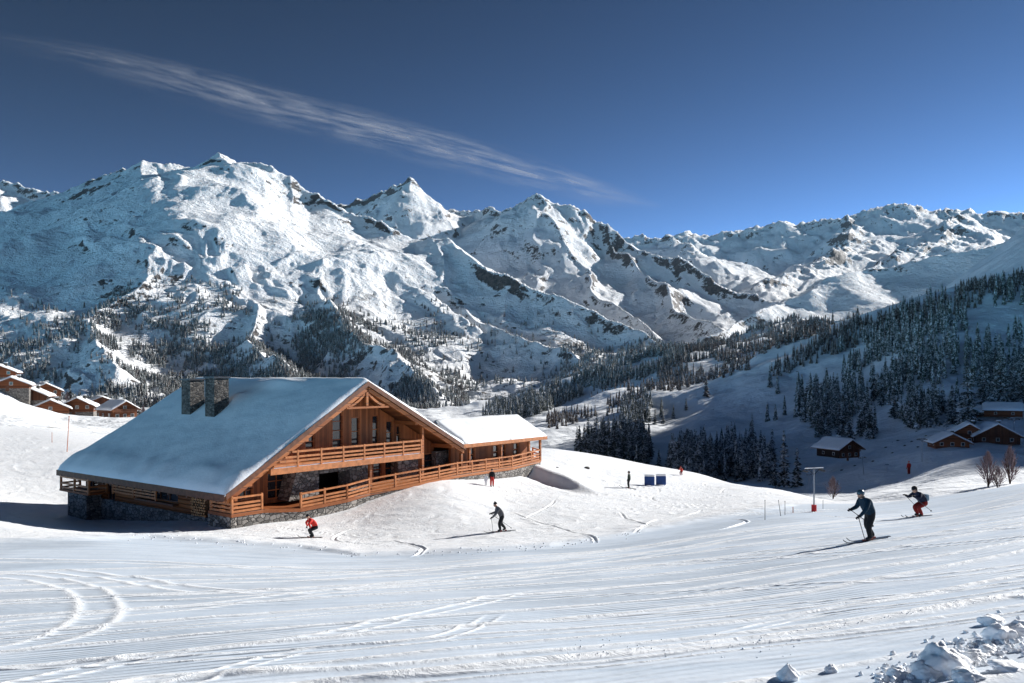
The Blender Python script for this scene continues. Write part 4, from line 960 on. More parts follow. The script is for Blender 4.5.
# named trees, measured one by one: column, base row, height in px, kind, material, label
ONE = [
 (692, 478, 29, 'round', 1, 'rounded frost covered spruce in front of the dense clump beyond the blue panels', None, 1.15),
 (784, 487, 58, 'mid', 0, 'tallest thin spruce of the trio at the edge of the snowy hollow', 'trio at the hollow', 1.0),
 (775, 486, 34, 'mid', 0, 'shorter spruce on the left of the trio at the snowy hollow', 'trio at the hollow', 1.2),
 (797, 487, 40, 'mid', 0, 'middle height spruce on the right of the trio at the snowy hollow', 'trio at the hollow', 1.2),
 (968, 425, 62, 'wide', 0, 'tall broad spruce just left of the long barn', 'spruces around the barns', 1.1),
 (952, 424, 40, 'wide', 0, 'bushy spruce left of the tall one beside the long barn', 'spruces around the barns', 1.2),
 (1000, 410, 66, 'wide', 0, 'tall broad spruce rising directly behind the barns', 'spruces around the barns', 1.1),
 (1022, 408, 56, 'wide', 0, 'spruce cut by the right edge behind the barns', 'spruces around the barns', 1.2),
 (984, 408, 48, 'mid', 0, 'slimmer spruce between the two tall ones behind the barns', 'spruces around the barns', 1.1),
 (659, 470, 22, 'mid', 0, 'small dark spruce standing alone left of the clump beyond the blue panels', None, 1.2),
 (669, 471, 28, 'mid', 0, 'dark spruce touching the left end of the clump beyond the blue panels', None, 1.2),
 (770, 388, 24, 'slim', 0, 'slim spruce alone on the upper snow field below the ridge', None, 1.2),
 (655, 425, 17, 'mid', 0, 'left one of two small spruces on the open shaded slope', 'pair on the open slope', 1.3),
 (663, 424, 14, 'mid', 0, 'right one of two small spruces on the open shaded slope', 'pair on the open slope', 1.3),
 (686, 412, 13, 'mid', 0, 'small spruce next to the snowy strip on the open slope', None, 1.4),
 (706, 397, 22, 'mid', 2, 'brownish tree on the crest strip of the open slope, left one', None, 1.3),
 (752, 443, 30, 'slim', 0, 'thin tall spruce rising out of the right part of the dense clump', None, 1.2),
 (838, 402, 20, 'slim', 0, 'thin spruce standing apart above the lone chalet', None, 1.2),
]
occupied = []
ntree = 0
for px, row, hp, kind, mt, lab, grp, fat in ONE:
    y = find_y(px, row, 180); x = (px - CX) / F * y
    tree(x, y, hp * y / F, kind, NEED[mt], lab, grp, True, 'spruce_tree', fat); ntree += 1; occupied.append((x, y))
for px, y, h, lab in ((70, 262, 7, 'small dark spruce between the upper and lower village houses'), (60, 258, 4.5, 'smallest spruce above the lower village row'), (27, 256, 5.5, 'dark spruce beside the highest village houses'), (92, 262, 6, 'spruce peeping over the middle village roof'), (131, 226, 5, 'little spruce right of the sideways village house'), (139, 238, 7, 'taller spruce by the frosted bare tree near the chalet roof')):
    tree((px - CX) / F * y, y, h, 'mid', NEED[0], lab, 'spruces in the village', True, fat=1.3); ntree += 1
# forest zones in the picture: cx, cy, rx, ry of tree feet, density per 1000 samples, height range m, kind, label, group
ZONES = [
 ('poly', [(574, 462), (586, 452), (597, 440), (612, 442), (640, 430), (650, 445), (648, 470), (580, 470)], .55, (8, 17), 'mid', 0, 'dark spruce in the dense clump behind the crest right of the annex', 'spruce clump behind the crest'),
 ('poly', [(668, 462), (684, 452), (705, 449), (745, 447), (768, 460), (764, 480), (672, 482)], .70, (8, 15), 'mid', 1, 'frost dusted spruce in the dense clump beyond the blue panels', 'spruce clump beyond the blue panels'),
 ('poly', [(905, 430), (905, 412), (930, 405), (948, 415), (945, 428)], .8, (10, 14), 'mid', 0, 'short spruce of the block in the snow field left of the barns', 'spruce block in the snow field'),
 ('poly', [(838, 345), (905, 312), (960, 296), (1030, 285), (1030, 322), (985, 345), (930, 395), (905, 405), (880, 400), (850, 385), (845, 362)], .40, (10, 18), 'slim', 0, 'tall slim spruce in the dark forest on the right hillside', 'dark forest on the right hillside'),
 ('poly', [(985, 350), (1030, 330), (1030, 405), (960, 405), (945, 390)], .45, (11, 19), 'slim', 0, 'slim spruce in the lower right part of the dark forest above the barns', 'forest above the barns'),
 ('poly', [(770, 368), (840, 330), (1030, 272), (1030, 290), (840, 352), (775, 378)], .8, (7, 12), 'mid', 2, 'brown tinted conifer along the crest of the right hillside', 'conifers along the right crest'),
 ('poly', [(770, 385), (850, 380), (905, 410), (880, 440), (800, 445), (760, 420)], .10, (11, 20), 'slim', 0, 'scattered spruce on the open shaded slope below the forest', 'scattered spruces on the open slope'),
 ('poly', [(800, 395), (850, 380), (870, 420), (830, 440), (795, 425)], .28, (14, 20), 'slim', 0, 'spruce of the loose grove below the forest, above the lone chalet', 'loose grove above the lone chalet'),
 ('poly', [(640, 400), (770, 372), (790, 400), (700, 435), (640, 425)], .035, (9, 15), 'mid', 0, 'small scattered tree on the wide snow slope', 'scattered trees on the wide snow slope'),
 ('poly', [(620, 412), (640, 405), (655, 395), (648, 425), (622, 428)], .5, (12, 17), 'slim', 0, 'bare striped spruce at the top of the dense clump', 'spruces above the clump'),
 ('poly', [(585, 402), (605, 392), (655, 388), (740, 350), (775, 345), (760, 365), (660, 398), (600, 410)], .42, (8, 15), 'mid', 2, 'brownish tree on the lit snowy strip between the slopes', 'trees on the lit snowy strip'),
 ('poly', [(545, 420), (590, 408), (650, 402), (650, 408), (600, 416), (550, 432)], .4, (7, 12), 'mid', 2, 'small tree on the narrow snowy strip above the clump', 'trees on the narrow strip'),
 ('poly', [(470, 420), (520, 398), (570, 380), (620, 364), (660, 350), (700, 352), (640, 380), (590, 392), (545, 412), (500, 425)], .50, (12, 20), 'mid', 0, 'dark conifer in the long wood running down to the annex roof', 'long wood behind the annex'),
 ('poly', [(650, 352), (740, 344), (860, 324), (870, 330), (760, 352), (700, 378), (660, 385)], .38, (11, 18), 'slim', 2, 'brown tinted tree in the far wood under the lit ridge', 'far wood under the lit ridge'),
]
def inpoly(x, y, P):
    c = np.zeros(len(x), bool); n = len(P)
    for i in range(n):
        x0, y0 = P[i]; x1, y1 = P[i - 1]
        k = (y0 > y) != (y1 > y); xx = (x1 - x0) * (y - y0) / ((y1 - y0) if y1 != y0 else 1e-9) + x0; c ^= k & (x < xx)
    return c
N = 60000
cy_ = np.sqrt(rng.uniform(150 ** 2, 1480 ** 2, N)); cu = rng.uniform(-.06, .655, N); cx_ = cu * cy_
row_, run_ = hill_row(CX + F * cu, cy_); pxs = CX + F * cu
patch = fbm(cx_ / 60, cy_ / 60, 3, 131)
forest = []
for _, P, den, hr, kind, mt, lab, grp in ZONES:
    inside = inpoly(pxs, row_, P) & (row_ < run_ + 26 * (500 / cy_)) 
    cell = rng.uniform(0, 1, N)
    ok = inside & (patch > (.35 - den * .9 if den < .7 else -.6)) & (cell < den)
    sep = 3.0 if den >= .5 else 5.0
    for i in np.where(ok)[0]: forest.append((cx_[i], cy_[i], rng.uniform(*hr), kind, mt, lab, grp, sep))
# extra samples for the close clumps, where few samples of the wide draw land
for zi, cnt in ((0, 150), (1, 190), (2, 60), (7, 60), (9, 60), (6, 30)):
    _, P, den, hr, kind, mt, lab, grp = ZONES[zi]; P_ = np.array(P)
    a = rng.uniform(P_[:, 0].min(), P_[:, 0].max(), cnt); b = rng.uniform(P_[:, 1].min(), P_[:, 1].max(), cnt); ins = inpoly(a, b, P)
    for px, rw in zip(a[ins], b[ins]):
        y = find_y(px, rw, 170); forest.append(((px - CX) / F * y, y + rng.uniform(-8, 8), rng.uniform(*hr), kind, mt, lab, grp, 2.6))
# thin out by spacing
cells = {}; keep = []
rng.shuffle(forest)
HUTS = [(o.location.x, o.location.y) for o in bpy.data.objects if o.get('category') in ('chalet', 'barn', 'house', 'hut')]
for t_ in sorted(forest, key=lambda q: float(q[1])):
    x, y, h, kind, mt, lab, grp, sep = float(t_[0]), float(t_[1]), float(t_[2]), t_[3], int(t_[4]), t_[5], t_[6], float(t_[7])
    k = (int(x // sep), int(y // sep))
    if k in cells or y < 135: continue
    if any((x - a) ** 2 + (y - b) ** 2 < 15 ** 2 for a, b in HUTS) or any((x - a) ** 2 + (y - b) ** 2 < 5 ** 2 for a, b in occupied): continue
    cells[k] = 1; keep.append((x, y, h, kind, mt, lab, grp))
Zk = hgt([k[0] for k in keep], [k[1] for k in keep])
keep = [k + (float(z),) for k, z in zip(keep, Zk)]
keep.sort(key=lambda q: -q[2] / q[1])
indiv = keep[:300 - ntree]; rest = keep[300 - ntree:]
for i, (x, y, h, kind, mt, lab, grp, z) in enumerate(indiv):
    tree(x, y, h, kind, NEED[mt], lab, grp, parts=i < 90, fat=1.0 + .25 * ((i * 37) % 10) / 10)
def cone_core(A, Q, r, seed):
    rs = random.Random(seed); V = []; T = []
    for z0, z1, k in ((.04, .50, 1.0), (.30, .76, .72), (.58, 1.0, .45)):
        n = len(A) + len(V); V += [(math.cos(a_) * r * k * rs.uniform(.65, 1.1), math.sin(a_) * r * k * rs.uniform(.65, 1.1), z0 + rs.uniform(-.03, .05)) for a_ in np.arange(5) * 1.2566] + [(0, 0, z1)]
        T += [(n + i, n + (i + 1) % 5, n + 5) for i in range(5)]
    return np.vstack([A, np.array(V, np.float32)]), np.vstack([Q, np.array(T)])
def stuff_trees(name, items, W, B, label, mats, rb=.15, core=.5):
    Vs = []; Qs = []; Ms = []; off = 0
    variants = [frond_arrays(random.Random(90 + v), W, B, rb * (1 + .25 * (v % 2)), .85, .35, .05, .42) for v in range(6)]
    variants = [cone_core(A, Q, rb * core * 2, v) for v, (A, Q) in enumerate(variants)]
    for i, (x, y, h, mt, z) in enumerate(items):
        A, Qv = variants[i % 6]; an = i * 1.7; c, s_ = math.cos(an), math.sin(an)
        V = np.stack([(A[:, 0] * c - A[:, 1] * s_) * h + x, (A[:, 0] * s_ + A[:, 1] * c) * h + y, A[:, 2] * h + z - .3], -1)
        Vs.append(V); Qs.append(Qv + off); Ms.append(np.full(len(Qv), mt)); off += len(V)
    me = np_mesh(name, np.concatenate(Vs), np.concatenate(Qs), mats, smooth=False, mi=np.concatenate(Ms))
    return tag(link(name, me), label, 'forest', None, 'stuff')
stuff_trees('forest', [(x, y, h, mt, z) for x, y, h, kind, mt, lab, grp, z in rest], 9, 6, 'dark snow dusted conifer forest covering the shaded hillsides on the right', NEED)
print('TREES', len(indiv), len(rest))
# ---- far timber on the mountain flanks (beyond 1500 m)
mrow = HY - F * MZ / MY; mu = MX[0] / MY[0, 0]; my = MY[:, 0]
N = 150000
fy = rng.uniform(1520, 3000, N); fu = rng.uniform(-.67, .50, N); fx = fu * fy; fz = bil(MX, MY, MZ, fx, fy)
frow = HY - F * fz / fy; fpx = CX + F * fu
n1 = fbm(fx / 230, fy / 230, 4, 141); n2 = fbm(fx / 60, fy / 60, 3, 147)
den = np.zeros(N)
den += .50 * sstep(285, 345, frow) * (fpx < 470) * sstep(-.2, .4, n1 + .45 * n2)
den += .9 * inpoly(fpx, frow, [(95, 330), (150, 320), (230, 300), (290, 330), (330, 345), (300, 400), (95, 410)]) * sstep(-.35, .25, n1 + .5 * n2)
den += 1.1 * inpoly(fpx, frow, [(290, 312), (345, 310), (400, 340), (430, 385), (440, 415), (380, 415), (330, 350)]) * sstep(-.45, .1, n1 + .5 * n2)
den += .4 * inpoly(fpx, frow, [(100, 285), (180, 275), (250, 290), (220, 310), (110, 320)]) * sstep(-.1, .3, n2)
den += .75 * inpoly(fpx, frow, [(90, 300), (160, 300), (240, 350), (300, 300), (330, 320), (420, 370), (440, 415), (90, 415)]) * sstep(-.25, .35, n1 + .5 * n2)
den += .8 * inpoly(fpx, frow, [(560, 345), (640, 335), (690, 345), (660, 370), (560, 385)]) * sstep(-.3, .3, n1 + .5 * n2)
den += .9 * inpoly(fpx, frow, [(660, 350), (730, 322), (800, 305), (870, 312), (860, 335), (700, 350)]) * sstep(-.3, .2, n1 + .5 * n2)
den += .06 * inpoly(fpx, frow, [(440, 300), (560, 310), (640, 345), (560, 385), (440, 400)])
sel = np.where((rng.uniform(0, 1, N) < den * .30) & (frow > 270))[0][:26000]
print('FAR TREES', len(sel))
stuff_trees('mountain_forest', [(fx[i], fy[i], rng.uniform(10, 22), 0 if rng.random() < .75 else 2, fz[i]) for i in sel], 3, 5, 'patchy dark timber on the lower flanks of the far mountains', NEED, .20, .62)
# ---- frosted bare shrubs
TWIG = plain('frosted_twigs', (.20, .15, .16), .9, .1, 0, .5, 5)
def shrub(px, row, hp, label, group, w=1.0, y=None, mat=TWIG, fork=5):
    y = y or find_y(px, row, 120); x = (px - CX) / F * y; z = h1(x, y); h = hp * y / F
    rs = random.Random(int(px * 3)); o = empty('bare_shrub', (x, y, z), 0, label, 'shrub', group)
    q = MB()
    for s in range(fork): 
        a = rs.uniform(0, 6.28); q.tube((0, 0, -.1), (math.cos(a) * h * .18 * w, math.sin(a) * h * .18 * w, h * rs.uniform(.55, .8)), h * .016, h * .006, 5)
    q.build('trunk', TRUNK, o)
    q = MB()
    for s in range(230):
        a = rs.uniform(0, 6.28); t = rs.random() ** .7; r = h * .36 * w * math.sin(math.pi * (.18 + .8 * t)) * rs.uniform(.3, 1); z0 = h * (.08 + .8 * t)
        p = Vector((math.cos(a) * r * .5, math.sin(a) * r * .5, z0 * .85)); d = Vector((math.cos(a) * r, math.sin(a) * r, z0 + h * rs.uniform(.04, .14)))
        q.tube(p, d, h * .009, h * .003, 3)
    q.build('twigs', mat, o)
shrub(833, 499, 24, 'reddish frosted bush beside the head of the teal jacket skier', None, 1.2)
G3 = 'frosted bushes on the valley slope'
shrub(988, 487, 38, 'large frosted purple grey bush below the chalet cluster', G3, 1.0)
shrub(1010, 484, 40, 'tall thin dark bush at the right edge below the chalet cluster', G3, .7)
shrub(998, 489, 24, 'low frosted bush between the large bush and the tall dark one', G3, 1.2)
shrub(143, 403, 18, 'frosted bare tree beyond the ridge of village houses', 'frosted bare trees at the village', 1.0, y=240)
shrub(68, 386, 14, 'small dark bare tree behind the village row', 'frosted bare trees at the village', 1.2, y=262)

# ================================================================ people
def cloth(name, c): return plain(name, c, .75, .25, 0, .2, 20, .2)
SKIN = plain('skin', (.55, .32, .22), .5, .3)
BLACK = cloth('black_cloth', (.012, .013, .016)); TEAL = cloth('teal_cloth', (.006, .028, .052)); RED = cloth('red_cloth', (.55, .03, .02))
DRED = cloth('dark_red_cloth', (.26, .022, .018)); GREY = cloth('grey_cloth', (.10, .10, .11)); WHITE = cloth('white_cloth', (.75, .76, .78)); NAVY = cloth('navy_cloth', (.015, .02, .045))
PBLUE = cloth('pale_blue_cloth', (.25, .36, .45)); GREEN = cloth('dark_green_cloth', (.04, .055, .04)); BOOT = plain('boot_shell', (.02, .02, .022), .35, .5); HELM = plain('helmet_shell', (.03, .07, .10), .3, .5)
GOG = plain('goggle_lens', (.02, .02, .03), .08, .8)
def skin_mesh(name, joints, edges, mats, pick, sub=2, root=0):
    """one continuous surface grown round a skeleton; joints = [(x,y,z,r)]"""
    me = bpy.data.meshes.new(name + '_rig'); me.from_pydata([j[:3] for j in joints], edges, []); o = bpy.data.objects.new('tmp', me); COL.objects.link(o)
    md = o.modifiers.new('s', 'SKIN'); md.use_smooth_shade = True
    for i, j in enumerate(joints):
        r = j[3]; me.skin_vertices[0].data[i].radius = (r, r) if not isinstance(r, tuple) else r
        me.skin_vertices[0].data[i].use_root = (i == root)
    sb = o.modifiers.new('u', 'SUBSURF'); sb.levels = sub; sb.render_levels = sub
    dg = bpy.context.evaluated_depsgraph_get(); dg.update(); out = bpy.data.meshes.new_from_object(o.evaluated_get(dg))
    bpy.data.objects.remove(o); out.name = name
    out.materials.clear()
    for mm in mats: out.materials.append(mm)
    for p in out.polygons: p.material_index = pick(p.center); p.use_smooth = True
    return out
def person(px, row, y, rz, pose, label, mats, height=1.75, group=None, hat='helmet', z=None, scale=1.0, gloves=True):
    """pose: joint positions in metres for a 1.75 m figure facing +Y (local), feet on z=0"""
    x = (px - CX) / F * y; z = h1(x, y) if z is None else z
    o = empty('person', (x, y, z), R(rz), label, 'person', group); o.scale = (scale,) * 3
    J = pose; k = lambda n: J[n]
    names = ['pelvis', 'waist', 'chest', 'neck', 'head0', 'head1', 'ls', 'le', 'lw', 'lh', 'rs', 're', 'rw', 'rh', 'lhip', 'lk', 'la', 'lt', 'rhip', 'rk', 'ra', 'rt']
    rad = dict(pelvis=.155, waist=.145, chest=.165, neck=.062, head0=.085, head1=.088, ls=.085, le=.058, lw=.042, lh=.045, rs=.085, re=.058, rw=.042, rh=.045, lhip=.11, lk=.078, la=.062, lt=.05, rhip=.11, rk=.078, ra=.062, rt=.05)
    bulk = dict(pelvis=1.25, waist=1.3, chest=1.25, ls=1.25, le=1.35, lw=1.3, rs=1.25, re=1.35, rw=1.3, lhip=1.25, rhip=1.25, lk=1.35, rk=1.35, la=1.35, ra=1.35, lt=1.2, rt=1.2, head0=1.1, head1=1.1)
    rad = {k_: v_ * bulk.get(k_, 1) for k_, v_ in rad.items()}
    idx = {n: i for i, n in enumerate(names)}
    E = [('pelvis', 'waist'), ('waist', 'chest'), ('chest', 'neck'), ('neck', 'head0'), ('head0', 'head1'), ('chest', 'ls'), ('ls', 'le'), ('le', 'lw'), ('lw', 'lh'), ('chest', 'rs'), ('rs', 're'), ('re', 'rw'), ('rw', 'rh'), ('pelvis', 'lhip'), ('lhip', 'lk'), ('lk', 'la'), ('la', 'lt'), ('pelvis', 'rhip'), ('rhip', 'rk'), ('rk', 'ra'), ('ra', 'rt')]
    joints = [tuple(k(n)) + (rad[n],) for n in names]
    segs = [(a, b) for a, b in E]
    def pick(c):
        best = None; bd = 1e9
        for a, b in segs:
            A = Vector(k(a)); B = Vector(k(b)); d = B - A; t = max(0, min(1, (c - A).dot(d) / d.length_squared)); dd = (c - A - d * t).length - (rad[a] * (1 - t) + rad[b] * t)
            if dd < bd: bd = dd; best = (a, b)
        a, b = best
        if b in ('head0', 'head1') : return 2
        if b in ('lhip', 'rhip', 'lk', 'rk', 'la', 'ra'): return 1
        if b in ('lt', 'rt'): return 3
        if b in ('lh', 'rh'): return 4
        if (a, b) == ('pelvis', 'waist') and c.z < k('pelvis')[2] - .02: return 1
        return 0
    me = skin_mesh('body', joints, [(idx[a], idx[b]) for a, b in E], [mats[0], mats[1], SKIN, BOOT, mats[2]], pick)
    b = link('body', me, o)
    # head: helmet or hat, goggles, nose
    H0_, H1_ = Vector(k('head0')), Vector(k('head1')); hd = (H0_ + H1_) / 2; f = Vector(k('face')).normalized() if 'face' in J else Vector((0, 1, 0))
    up = (H1_ - H0_).normalized(); f = (f - up * f.dot(up)).normalized(); sdv = f.cross(up)
    M = Matrix((sdv, f, up)).transposed().to_4x4(); M.translation = hd
    def ell(name, c, r, mat, cut=None, par=o, seg=14):
        bm = bmesh.new(); bmesh.ops.create_uvsphere(bm, u_segments=seg, v_segments=seg // 2 + 2, radius=1)
        for v in bm.verts: v.co = Vector((v.co.x * r[0], v.co.y * r[1], v.co.z * r[2])) + Vector(c)
        if cut: bmesh.ops.delete(bm, geom=[v for v in bm.verts if cut(v.co)], context='VERTS')
        me_ = bpy.data.meshes.new(name); bm.to_mesh(me_); bm.free(); me_.transform(M)
        for p in me_.polygons: p.use_smooth = True
        return link(name, me_, par, [mat])
    if hat == 'helmet':
        hm = ell('helmet', (0, -.015, .035), (.115, .135, .125), mats[3], lambda c: c.z < -.02 and c.y > .03)
        ell('goggles', (0, .085, .012), (.078, .035, .036), GOG, par=hm)
    elif hat == 'beanie':
        hm = ell('hat', (0, -.01, .06), (.105, .115, .11), mats[3], lambda c: c.z < .03)
        ell('pompom', (0, 0, .18), (.03, .03, .03), mats[3], par=hm)
    elif hat == 'hood':
        ell('hood', (0, -.02, .045), (.12, .13, .15), mats[3], lambda c: c.y > .07 and c.z < .11)
    ell('nose', (0, .105, -.015), (.014, .022, .02), SKIN); 
    for s in (-1, 1): ell('eye', (s * .033, .088, .012), (.012, .010, .009), BLACK)
    ell('mouth', (0, .093, -.052), (.024, .009, .007), DRED)
    # gloves: palm, four curled fingers, thumb
    if gloves:
        for hnd, wr in (('lh', 'lw'), ('rh', 'rw')):
            P = Vector(k(hnd)); D = (P - Vector(k(wr))).normalized(); sdn = D.cross(Vector((0, 0, 1))); sdn = sdn.normalized() if sdn.length > .05 else Vector((1, 0, 0)); pn = sdn.cross(D).normalized()
            js = [tuple(P - D * .03) + (.03,), tuple(P + D * .045) + (.038,)]; es = [(0, 1)]
            for fi in range(4):
                off = sdn * ((fi - 1.5) * .024); ln = (.032, .038, .036, .028)[fi]; n = len(js)
                p1 = P + D * .075 + off; p2 = p1 + D * ln * .6 - pn * ln * .7; p3 = p2 - D * ln * .5 - pn * ln * .6
                js += [tuple(p1) + (.013,), tuple(p2) + (.012,), tuple(p3) + (.010,)]; es += [(1, n), (n, n + 1), (n + 1, n + 2)]
            n = len(js); sg = 1 if hnd == 'lh' else -1; t1 = P + D * .02 + sdn * sg * .045 - pn * .01; t2 = t1 + D * .035 - pn * .03
            js += [tuple(t1) + (.014,), tuple(t2) + (.012,)]; es += [(1, n), (n, n + 1)]
            g = skin_mesh('glove', js, es, [mats[2]], lambda c: 0, 1); link('glove', g, o)
    o['_m'] = 0; del o['_m']
    return o, M
def wpt(o, p):
    c, s = math.cos(o.rotation_euler.z), math.sin(o.rotation_euler.z); k = o.scale[0]
    return Vector((o.location.x + (p[0] * c - p[1] * s) * k, o.location.y + (p[0] * s + p[1] * c) * k, o.location.z + p[2] * k))
SKIT = plain('ski_topsheet', (.04, .045, .05), .3, .5, 0, .4, 8); SKIB = plain('binding', (.30, .06, .04), .4, .4); POLE = plain('ski_pole_shaft', (.12, .12, .13), .3, .5, .6); GRIP = plain('pole_grip', (.02, .02, .02), .7)
def ski(o, foot, ang, label, L=1.7, group='skis'):
    """ski under a foot, laid on the snow along its own direction"""
    f = wpt(o, foot); a = o.rotation_euler.z + R(ang); d = Vector((-math.sin(a), math.cos(a), 0)); z0 = h1(f.x, f.y)
    p0 = f - d * L * .42; p1 = f + d * L * .5; za_, zb_ = h1(p0.x, p0.y), h1(p1.x, p1.y)
    e = empty('ski', (f.x, f.y, (za_ * .54 + zb_ * .46)), a, label, 'ski', group); e.rotation_euler = (math.atan2(zb_ - za_, L * .92), 0, a)
    q = MB(); ys_ = [(-.42, .045, .0), (-.3, .045, 0), (0, .036, 0), (.36, .052, 0), (.45, .05, .03), (.50, .03, .09), (.53, .008, .14)]
    for (y0, w0, z0_), (y1, w1, z1_) in zip(ys_[:-1], ys_[1:]):
        q.hexa([(-w0, y0 * L, z0_ + .012), (w0, y0 * L, z0_ + .012), (w1, y1 * L, z1_ + .012), (-w1, y1 * L, z1_ + .012)], [(-w0, y0 * L, z0_ + .027), (w0, y0 * L, z0_ + .027), (w1, y1 * L, z1_ + .027), (-w1, y1 * L, z1_ + .027)])
    q.build('ski_blade', SKIT, e); q = MB(); q.box(-.035, .035, -.16, -.06, .028, .075); q.box(-.035, .035, .10, .19, .028, .07); q.build('binding', SKIB, e)
def pole(o, hand, tip, label, group='ski poles'):
    h = wpt(o, hand); t = wpt(o, tip); t.z = max(t.z, h1(t.x, t.y)) if tip[2] > .02 else h1(t.x, t.y) - .03
    e = empty('ski_pole', tuple(t), 0, label, 'ski pole', group); v = h - t; d = v.normalized(); q = MB()
    q.tube((0, 0, 0), v, .011, .014, 6); q.build('shaft', POLE, e)
    q = MB(); q.tube(v - d * .07, v + d * .06, .019, .021, 8); q.build('grip', GRIP, e)
    q = MB(); q.tube(d * .06, d * .07, .045, .03, 8); q.build('basket', GRIP, e)
# poses (x right, y forward, z up), 1.75 m figures
SKI = dict(pelvis=(0, -.18, .92), waist=(0, -.10, 1.08), chest=(0, .06, 1.30), neck=(0, .16, 1.44), head0=(0, .22, 1.53), head1=(0, .23, 1.62), face=(0, 1, -.25),
           ls=(-.19, .08, 1.36), le=(-.30, .10, 1.10), lw=(-.28, .34, 1.02), lh=(-.27, .41, 1.01), rs=(.19, .08, 1.36), re=(.30, .12, 1.10), rw=(.26, .36, 1.04), rh=(.25, .43, 1.03),
           lhip=(-.10, -.17, .86), lk=(-.13, .06, .50), la=(-.13, -.08, .12), lt=(-.13, .10, .07), rhip=(.10, -.17, .86), rk=(.13, .02, .50), ra=(.13, -.12, .12), rt=(.13, .06, .07))
def mod(base, **kw): d = dict(base); d.update(kw); return d
STEP = mod(SKI, rhip=(.10, -.20, .86), rk=(.14, -.14, .48), ra=(.14, -.42, .14), rt=(.14, -.24, .08), lk=(-.13, .02, .48), la=(-.13, -.06, .12), lt=(-.13, .12, .07), lh=(-.22, .50, .86), lw=(-.23, .44, .89), le=(-.28, .24, 1.10))
CROUCH = mod(SKI, pelvis=(0, -.30, .66), waist=(0, -.20, .82), chest=(0, .02, 1.00), neck=(0, .13, 1.12), head0=(0, .19, 1.21), head1=(0, .21, 1.30), ls=(-.19, .04, 1.06), le=(-.32, .22, .90), lw=(-.26, .44, .98), lh=(-.25, .50, 1.0),
             rs=(.19, .04, 1.06), re=(.33, .20, .88), rw=(.27, .42, .96), rh=(.26, .48, .98), lhip=(-.10, -.28, .62), lk=(-.13, .10, .46), rhip=(.10, -.28, .62), rk=(.13, .10, .46), la=(-.13, -.10, .12), ra=(.13, -.10, .12))
STAND = mod(SKI, pelvis=(0, 0, .95), waist=(0, 0, 1.1), chest=(0, 0, 1.33), neck=(0, 0, 1.48), head0=(0, .02, 1.57), head1=(0, .02, 1.66), face=(0, 1, 0), ls=(-.19, 0, 1.38), le=(-.27, .0, 1.10), lw=(-.25, .12, .90), lh=(-.25, .15, .83),
            rs=(.19, 0, 1.38), re=(.27, 0, 1.10), rw=(.25, .12, .90), rh=(.25, .15, .83), lhip=(-.1, 0, .9), lk=(-.12, .03, .5), la=(-.12, 0, .1), lt=(-.12, .14, .05), rhip=(.1, 0, .9), rk=(.12, .03, .5), ra=(.12, 0, .1), rt=(.12, .14, .05))
def on_ground(px, row):
    """distance of the visible near ground at this row"""
    j = int(np.clip(np.searchsorted(GX[0] / GY[0, 0], (px - CX) / F), 0, GX.shape[1] - 1)); c = nrow[:, j]; k = np.where((c <= row) & (GY[:, 0] > 6))[0]
    return float(GY[k[0], 0]) if len(k) else 90.0
# 1: nearest skier, teal jacket, gliding to the left
y = on_ground(864, 541); o, _ = person(866, 541, y, 108, STEP, 'nearest skier in teal jacket and black trousers, bent forward with poles', [TEAL, BLACK, BLACK, HELM], scale=50 * y / F / 1.68)
ski(o, (-.13, .03, 0), 0, 'left ski of the nearest skier in the teal jacket', 1.75); ski(o, (.14, -.33, 0), 0, 'right ski of the nearest skier in the teal jacket', 1.75)
pole(o, STEP['lh'], (-.24, .22, 0), 'planted ski pole held by the nearest skier in teal'); pole(o, STEP['rh'], (.34, -.62, .38), 'trailing ski pole held by the nearest skier in teal')
# 2: crouching skier, red trousers
y = on_ground(918, 517); o, _ = person(918, 517, y, 105, CROUCH, 'crouching skier with red trousers and dark jacket right of the nearest skier', [NAVY, DRED, BLACK, BLACK], hat='helmet', scale=31 * y / F / 1.4)
q = MB(); q.box(-.15, .15, -.52, -.30, .72, 1.02); q.build('backpack', PBLUE, o, bevel=.05)
ski(o, (-.13, .0, 0), 0, 'left ski of the crouching skier in red trousers', 1.6); ski(o, (.13, .0, 0), 0, 'right ski of the crouching skier in red trousers', 1.6)
pole(o, CROUCH['lh'], (-.45, -.35, .3), 'left pole of the crouching skier in red trousers'); pole(o, CROUCH['rh'], (.45, -.4, .3), 'right pole of the crouching skier in red trousers')
# 3: dark skier on the flat
y = on_ground(499, 532); o, _ = person(499, 532, y, 104, STEP, 'skier all in black and grey gliding on the flat below the annex', [GREY, BLACK, BLACK, BLACK], hat='beanie', scale=29 * y / F / 1.68)
ski(o, (-.13, .03, 0), 0, 'left ski of the black and grey skier', 1.7); ski(o, (.14, -.33, 0), 0, 'right ski of the black and grey skier', 1.7)
pole(o, STEP['lh'], (-.26, .40, 0), 'front pole of the black and grey skier'); pole(o, STEP['rh'], (.34, -.85, .1), 'rear pole of the black and grey skier trailing on the snow')
# 4: far skier by the blue panels
y = on_ground(628, 489); o, _ = person(629, 489, y, 75, mod(STAND, pelvis=(0, -.06, .93), lk=(-.12, .08, .5), rk=(.12, .08, .5)), 'small distant skier in dark green standing left of the blue panels', [GREEN, BLACK, BLACK, BLACK], scale=17 * y / F / 1.74)
ski(o, (-.12, .05, 0), 0, 'left ski of the distant dark green skier', 1.7); ski(o, (.12, .05, 0), 0, 'right ski of the distant dark green skier', 1.7)
